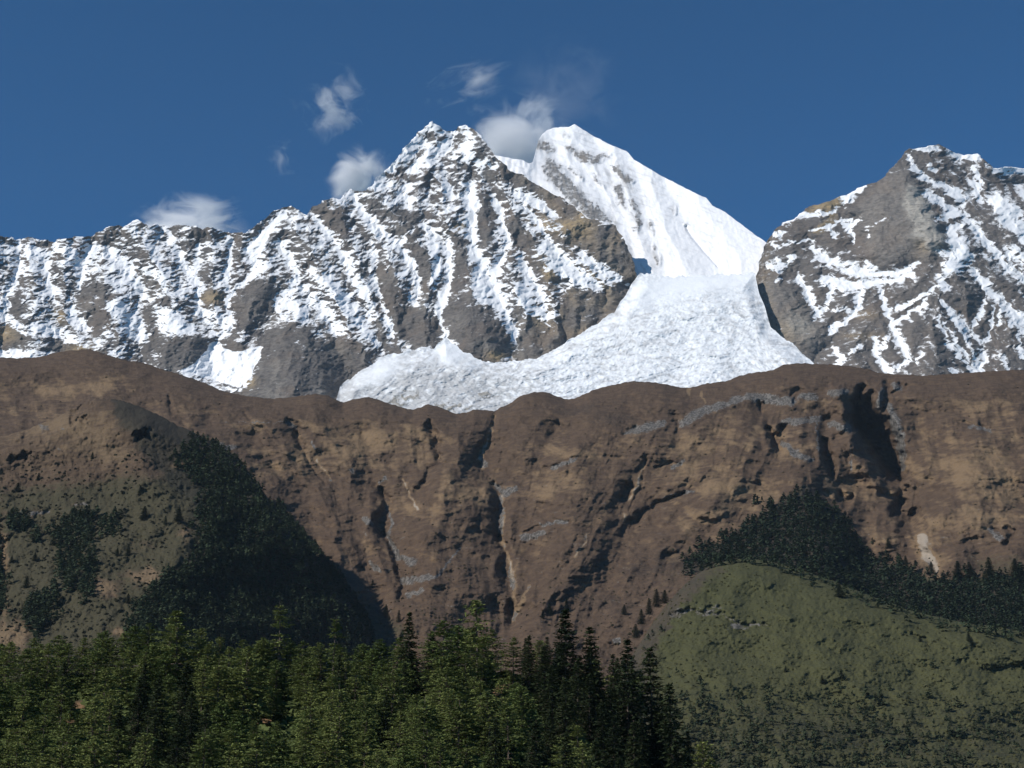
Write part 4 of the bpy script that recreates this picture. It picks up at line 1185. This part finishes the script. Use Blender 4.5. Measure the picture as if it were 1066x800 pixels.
# ------------------------------------------------------------------ woods and scrub farther off
def far_tree(seed, n=46):
    r = np.random.RandomState(seed)
    t = r.rand(n) ** 0.8
    az = r.rand(n) * 6.28
    rad = 0.25 * (1 - t) ** 0.7 * np.sqrt(0.3 + 0.7 * r.rand(n)) + 0.012
    C = np.stack([rad * np.cos(az), rad * np.sin(az), 0.06 + 0.92 * t], 1)
    d = np.stack([np.cos(az), np.sin(az), -0.35 + 0.5 * r.randn(n)], 1) + 0.35 * r.randn(n, 3)
    d /= np.linalg.norm(d, axis=1, keepdims=True)
    sd = np.cross(d, r.randn(n, 3) * 0.4 + [0, 0, 1.0])
    sd /= np.linalg.norm(sd, axis=1, keepdims=True)
    z = (0.105 + 0.06 * r.rand(n))[:, None] * (1.15 - 0.6 * t[:, None])
    return cards(C, d * z * 0.9, sd * z * 0.7)


def far_shrub(seed, n=14):
    r = np.random.RandomState(seed)
    p = r.randn(n, 3)
    p /= np.linalg.norm(p, axis=1, keepdims=True)
    p[:, 2] = np.abs(p[:, 2])
    C = p * 0.36 * (0.5 + 0.5 * r.rand(n, 1))
    d = np.cross(p, r.randn(n, 3))
    d /= np.linalg.norm(d, axis=1, keepdims=True)
    sd = np.cross(p + 0.4 * r.randn(n, 3), d)
    sd /= np.linalg.norm(sd, axis=1, keepdims=True)
    return cards(C, d * 0.26, sd * 0.26)


FT = [far_tree(k) for k in range(8)]
FS = [far_shrub(k) for k in range(8)]


def scatter(name, protos, px, py, H, depth, mat, label, cat, seed, wide=1.0):
    r = np.random.RandomState(seed)
    px, py = np.asarray(px, float), np.asarray(py, float)
    D = depth(px, py)
    X, Y, Z = point(px, py, D)
    Vs, Fs, o = [], [], 0
    for i in range(len(px)):
        v, f = protos[r.randint(len(protos))]
        a = r.rand() * 6.28
        c, s_ = math.cos(a), math.sin(a)
        h = H[i]
        w = h * wide * (0.85 + 0.4 * r.rand())
        Vs.append(np.stack([X[i] + w * (v[:, 0] * c - v[:, 1] * s_), Y[i] + w * (v[:, 0] * s_ + v[:, 1] * c), Z[i] - 0.03 * h + h * v[:, 2]], 1))
        Fs.append(f + o)
        o += len(v)
    ob = mesh_obj(name, np.concatenate(Vs), np.concatenate(Fs), mat, smooth=False)
    return tag(ob, label, cat, kind='stuff')


def pick(field, sx, sy, thr, seed, jit=0.45, warp=3.0):
    r = np.random.RandomState(seed)
    gx, gy = np.meshgrid(np.arange(-130, 1190, sx), np.arange(360, 860, sy))
    gx = gx + (r.rand(*gx.shape) - 0.5) * 2 * jit * sx
    gy = gy + (r.rand(*gy.shape) - 0.5) * 2 * jit * sy
    wx = gx + warp * fbm(gx / 10, gy / 10, 3, seed)
    wy = gy + warp * fbm(gx / 10, gy / 10, 3, seed + 50)
    m = samp(field, wx, wy) > (thr if np.isscalar(thr) else r.rand(*gx.shape))
    return gx[m], gy[m]


r9 = np.random.RandomState(9)
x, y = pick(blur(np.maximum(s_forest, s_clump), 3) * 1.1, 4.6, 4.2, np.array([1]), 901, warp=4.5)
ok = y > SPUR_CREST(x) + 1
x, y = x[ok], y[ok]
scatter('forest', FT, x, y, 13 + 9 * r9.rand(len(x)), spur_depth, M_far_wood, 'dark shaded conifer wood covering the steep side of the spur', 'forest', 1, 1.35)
print('SPUR WOOD', len(x))

x, y = pick(blur(BELT, 6) * sstep(505, 545, RPY + 0.35 * np.abs(RPX - 845)) * 1.15, 4.8, 4.4, np.array([1]), 911, warp=5.0)
ok = y < GREEN_CREST(x) + 6
x, y = x[ok], y[ok]
hb = (15 + 13 * r9.rand(len(x)))
scatter('forest', FT, x, y, hb, wall_depth, M_far_wood, 'dark conifer belt between the green slope and the brown cliffs', 'forest', 2, 1.3)
print('BELT', len(x))

# trees added past the spur's edge to hide its cast shadow on the slope behind
x = 288 + 118 * r9.rand(420)
y = SPUR_CREST(x) - 17 * r9.rand(420) ** 1.3 + 3
scatter('forest', FT, x, y, 11 + 9 * r9.rand(len(x)), wall_depth, M_far_wood, 'added strip of trees covering the cast shadow along the far edge of the spur', 'forest', 12, 1.3)

# the front edge of the belt stands on the green slope's brow
x = np.arange(735, 1190, 5.0) + r9.rand(91) * 4
y = GREEN_CREST(x) + 3 + 9 * r9.rand(91) * sstep(760, 850, x) + 6 * np.maximum(0, fbm(x / 30, x * 0 + 2, 2, 912))
scatter('forest', FT, x, y, 13 + 9 * r9.rand(len(x)), green_depth, M_far_wood, 'front row of conifers along the brow of the green slope', 'forest', 3, 1.15)

M_low_wood = needle_material('slope_foot_needles', (0.034, 0.048, 0.026), (0.060, 0.076, 0.038))
LOW = np.clip(sstep(700, 770, RPY + 0.05 * (900 - RPX)) * 0.75 + gsum(RPX, RPY, [(730, 760, 40, 40, .4), (880, 735, 30, 12, .5), (960, 700, 40, 10, .25), (760, 790, 60, 20, .4), (655, 690, 16, 26, .7), (674, 650, 12, 22, .7), (690, 622, 8, 12, .6)]) - gsum(RPX, RPY, [(1030, 790, 60, 20, .5)]), 0, 1) * (RPX > 640)
x, y = pick(LOW, 8.0, 6.0, np.array([1]), 921)
ok = y > GREEN_CREST(x) + np.where(x < 705, 3, 30)
x, y = x[ok], y[ok]
scatter('forest', FT, x, y, 6 + 9 * r9.rand(len(x)) ** 1.5, green_depth, M_low_wood, 'scattered small conifers thickening towards the foot of the green slope', 'forest', 4, 1.3)
print('LOW', len(x))

# scrub
patch = 0.55 + 0.9 * fbm(RPX / 24, RPY / 15, 3, 970)
dens = patch * np.clip(0.10 + 0.5 * sstep(560, 640, RPY) + 0.25 * gsum(RPX, RPY, W_DARK), 0, 0.75)
x, y = pick(dens, 5.2, 4.0, np.array([1]), 931)
ok = (y > WALL_CREST(x) + 12) & (y < 715)
x, y = x[ok], y[ok]
scatter('shrubs', FS, x, y, 2.2 + 5.5 * r9.rand(len(x)) ** 2.5, wall_depth, M_far_shrub, 'low dark shrubs dotted over the brown mountainside', 'shrubs', 5)
print('WALL SHRUB', len(x))
x, y = pick(patch * 0.95 * (RPY > 470), 4.6, 3.7, np.array([1]), 941)
ok = (y > SPUR_CREST(x) + 8) & (x < SPINE(y) + 80) & (y < 700)
x, y = x[ok], y[ok]
scatter('shrubs', FS, x, y, 2.4 + 6.5 * r9.rand(len(x)) ** 1.9, spur_depth, M_far_shrub, 'olive shrubs scattered over the sunny side of the spur', 'shrubs', 6)
x, y = pick((patch + 0.7 * (np.abs(RPY - 12 - GREEN_CREST(RPX)) < 16) * (RPX < 760)) * np.clip(0.7 + 0.3 * sstep(680, 760, RPY), 0, 1) * (RPX > 560), 4.8, 3.6, np.array([1]), 951)
ok = (y > GREEN_CREST(x) + np.where(x < 760, 0, 6)) & (y < 850)
x, y = x[ok], y[ok]
M_bamboo = needle_material('bamboo_scrub', (0.050, 0.052, 0.022), (0.090, 0.086, 0.036))
scatter('shrubs', FS, x, y, 1.8 + 4.4 * r9.rand(len(x)) ** 2.0, green_depth, M_bamboo, 'dense olive scrub clumps covering the rounded green slope', 'shrubs', 7)
x, y = pick(np.full((RH, RW), 1.0) * (RPY > 690) - n_clear, 6.5, 4.5, 0.6, 961)
ok = (y > NEAR_CREST(x) + 2) & (y < 850) & (x < 780)
x, y = x[ok], y[ok]
M_under = needle_material('undergrowth_leaves', (0.055, 0.078, 0.026), (0.105, 0.130, 0.044))
scatter('undergrowth', FS, x, y, 2.2 + 4.2 * r9.rand(len(x)) ** 1.4, near_depth, M_under, 'leafy undergrowth filling gaps between the near hill trees', 'undergrowth', 8, 1.2)

# lone trees on the slopes
HILL_SOLO = [
    (wall_depth, [(1031, 606, 22), (1010, 604, 15), (998, 603, 17), (1058, 604, 20), (970, 597, 10), (943, 588, 8), (925, 570, 9), (953, 590, 7)], 'fir', 'conifer standing free above the dark forest belt'),
    (wall_depth, [(650, 640, 9), (572, 640, 11), (590, 636, 11), (565, 644, 8), (402, 640, 9), (415, 648, 10), (388, 612, 8)], 'fir', 'small dark conifer at the bottom of the brown gullies'),
    (green_depth, [(676, 640, 17), (684, 632, 16), (692, 628, 13), (668, 650, 14), (662, 664, 13), (650, 700, 16), (640, 712, 14)], 'fir', 'conifer in the file climbing the edge of the green slope'),
    (green_depth, [(874, 622, 12), (1009, 668, 11), (1012, 672, 8), (958, 668, 6), (856, 712, 9), (818, 700, 6)], 'fir', 'solitary conifer growing on the open green slope'),
    (spur_depth, [(27, 612, 12), (12, 586, 7), (36, 584, 8), (150, 541, 14), (186, 543, 13), (172, 546, 8), (133, 579, 12), (122, 579, 8), (146, 514, 9), (40, 500, 8), (18, 512, 8), (96, 478, 7), (133, 628, 8)], 'fir', 'lone dark conifer on the sunny olive side of the spur'),
]
for dep, spots, kind, lab in HILL_SOLO:
    for (px, py, hp) in spots:
        D = float(dep(np.array([float(px)]), np.array([float(py)]))[0])
        plant(kind, px, py, hp / F * D * rng.uniform(1.0, 1.3), dep, lab, lab.replace('conifer', 'conifers', 1), wide=rng.uniform(1.3, 1.9))

# ------------------------------------------------------------------ clouds behind the summits
import bmesh


def cloud(px, py, rx, ry, D, dens, nscale, thr, label, seed, tilt=0.0, stretch=(1, 1, 1)):
    me = bpy.data.meshes.new('cloud')
    bm = bmesh.new()
    bmesh.ops.create_icosphere(bm, subdivisions=3, radius=1.0)
    bm.to_mesh(me)
    bm.free()
    o = bpy.data.objects.new('cloud', me)
    COL.objects.link(o)
    o.location = point(px, py, D)
    k = D / F * 1.06
    o.scale = (rx * k, 0.8 * (rx + ry) / 2 * k, ry * k)
    o.rotation_euler = (0, tilt, 0)
    m = bpy.data.materials.new('cloud_vapour')
    m.use_nodes = True
    t = m.node_tree
    t.nodes.remove(t.nodes['Principled BSDF'])
    s = NT.__new__(NT)
    s.m, s.t = m, t
    co = s.coord(stretch)
    off = s.n('ShaderNodeVectorMath', operation='ADD')
    t.links.new(co, off.inputs[0])
    off.inputs[1].default_value = (seed * 3.7, seed * 1.3, seed * 2.1)
    nb = s.noise(off.outputs[0], nscale, 8, 0.62, 0.7)
    n = s.math('ADD', s.math('MULTIPLY', s.math('SUBTRACT', nb, 0.5), 3.3), 0.5)
    ln = s.n('ShaderNodeVectorMath', operation='LENGTH')
    t.links.new(s.coord(), ln.inputs[0])
    fall = s.math('SUBTRACT', 1.0, s.math('POWER', ln.outputs['Value'], 1.6))
    d = s.math('ADD', s.math('MULTIPLY', fall, 0.75), s.math('SUBTRACT', n, thr))
    d = s.math('MULTIPLY', s.math('MULTIPLY', s.math('MAXIMUM', d, 0.0), s.math('MAXIMUM', fall, 0.0)), dens)
    v = s.n('ShaderNodeVolumePrincipled')
    v.inputs['Color'].default_value = (0.995, 0.995, 1.0, 1)
    v.inputs['Anisotropy'].default_value = 0.1
    t.links.new(d, v.inputs['Density'])
    t.links.new(v.outputs[0], t.nodes['Material Output'].inputs['Volume'])
    m.cycles.volume_step_rate = 0.35
    me.materials.append(m)
    return tag(o, label, 'cloud')


cloud(203, 242, 78, 48, 12800, 0.036, 1.7, 0.88, 'low white cloud bank behind the long snowy ridge', 1)
cloud(377, 186, 44, 46, 12800, 0.036, 1.3, 0.93, 'small dense white puff beside the steep snow edge of the twin summit', 2)
cloud(545, 148, 92, 60, 12800, 0.019, 1.6, 0.90, 'largest cloud, streaming between the twin summit and the highest pyramid', 3)
cloud(590, 92, 80, 80, 12800, 0.0006, 2.2, 0.85, 'faint haze of spindrift rising over the highest pyramid', 4)
cloud(350, 108, 56, 56, 12800, 0.016, 2.0, 1.15, 'torn thin wisp high above the long ridge', 5, 0.7, (1, 1, 1.15))
cloud(488, 84, 66, 32, 12800, 0.010, 1.8, 1.10, 'faint streak of cloud slanting above the twin summit', 6, -0.35, (0.9, 1, 1.3))
cloud(294, 163, 28, 32, 12800, 0.006, 1.5, 1.08, 'tiny faint wisp alone in the sky above the long ridge', 7)

# ------------------------------------------------------------------ the air of the valley
hz = bpy.data.materials.new('valley_haze')
hz.use_nodes = True
hz.node_tree.nodes.remove(hz.node_tree.nodes['Principled BSDF'])
hv = hz.node_tree.nodes.new('ShaderNodeVolumePrincipled')
hv.inputs['Color'].default_value = (0.62, 0.80, 1.0, 1)
hv.inputs['Density'].default_value = 0.8e-5
hv.inputs['Anisotropy'].default_value = 0.0
hz.node_tree.links.new(hv.outputs[0], hz.node_tree.nodes['Material Output'].inputs['Volume'])
x0, x1, y0, y1, z0, z1 = -9800, 9800, -1500, 12350, -2, 5700
hvv = [(a, b, c) for c in (z0, z1) for b in (y0, y1) for a in (x0, x1)]
haze = mesh_obj('haze', hvv, [(0, 2, 3, 1), (4, 5, 7, 6), (0, 1, 5, 4), (2, 6, 7, 3), (0, 4, 6, 2), (1, 3, 7, 5)], hz, smooth=False)
tag(haze, 'thin blue mountain air over the whole valley', 'haze', kind='stuff')
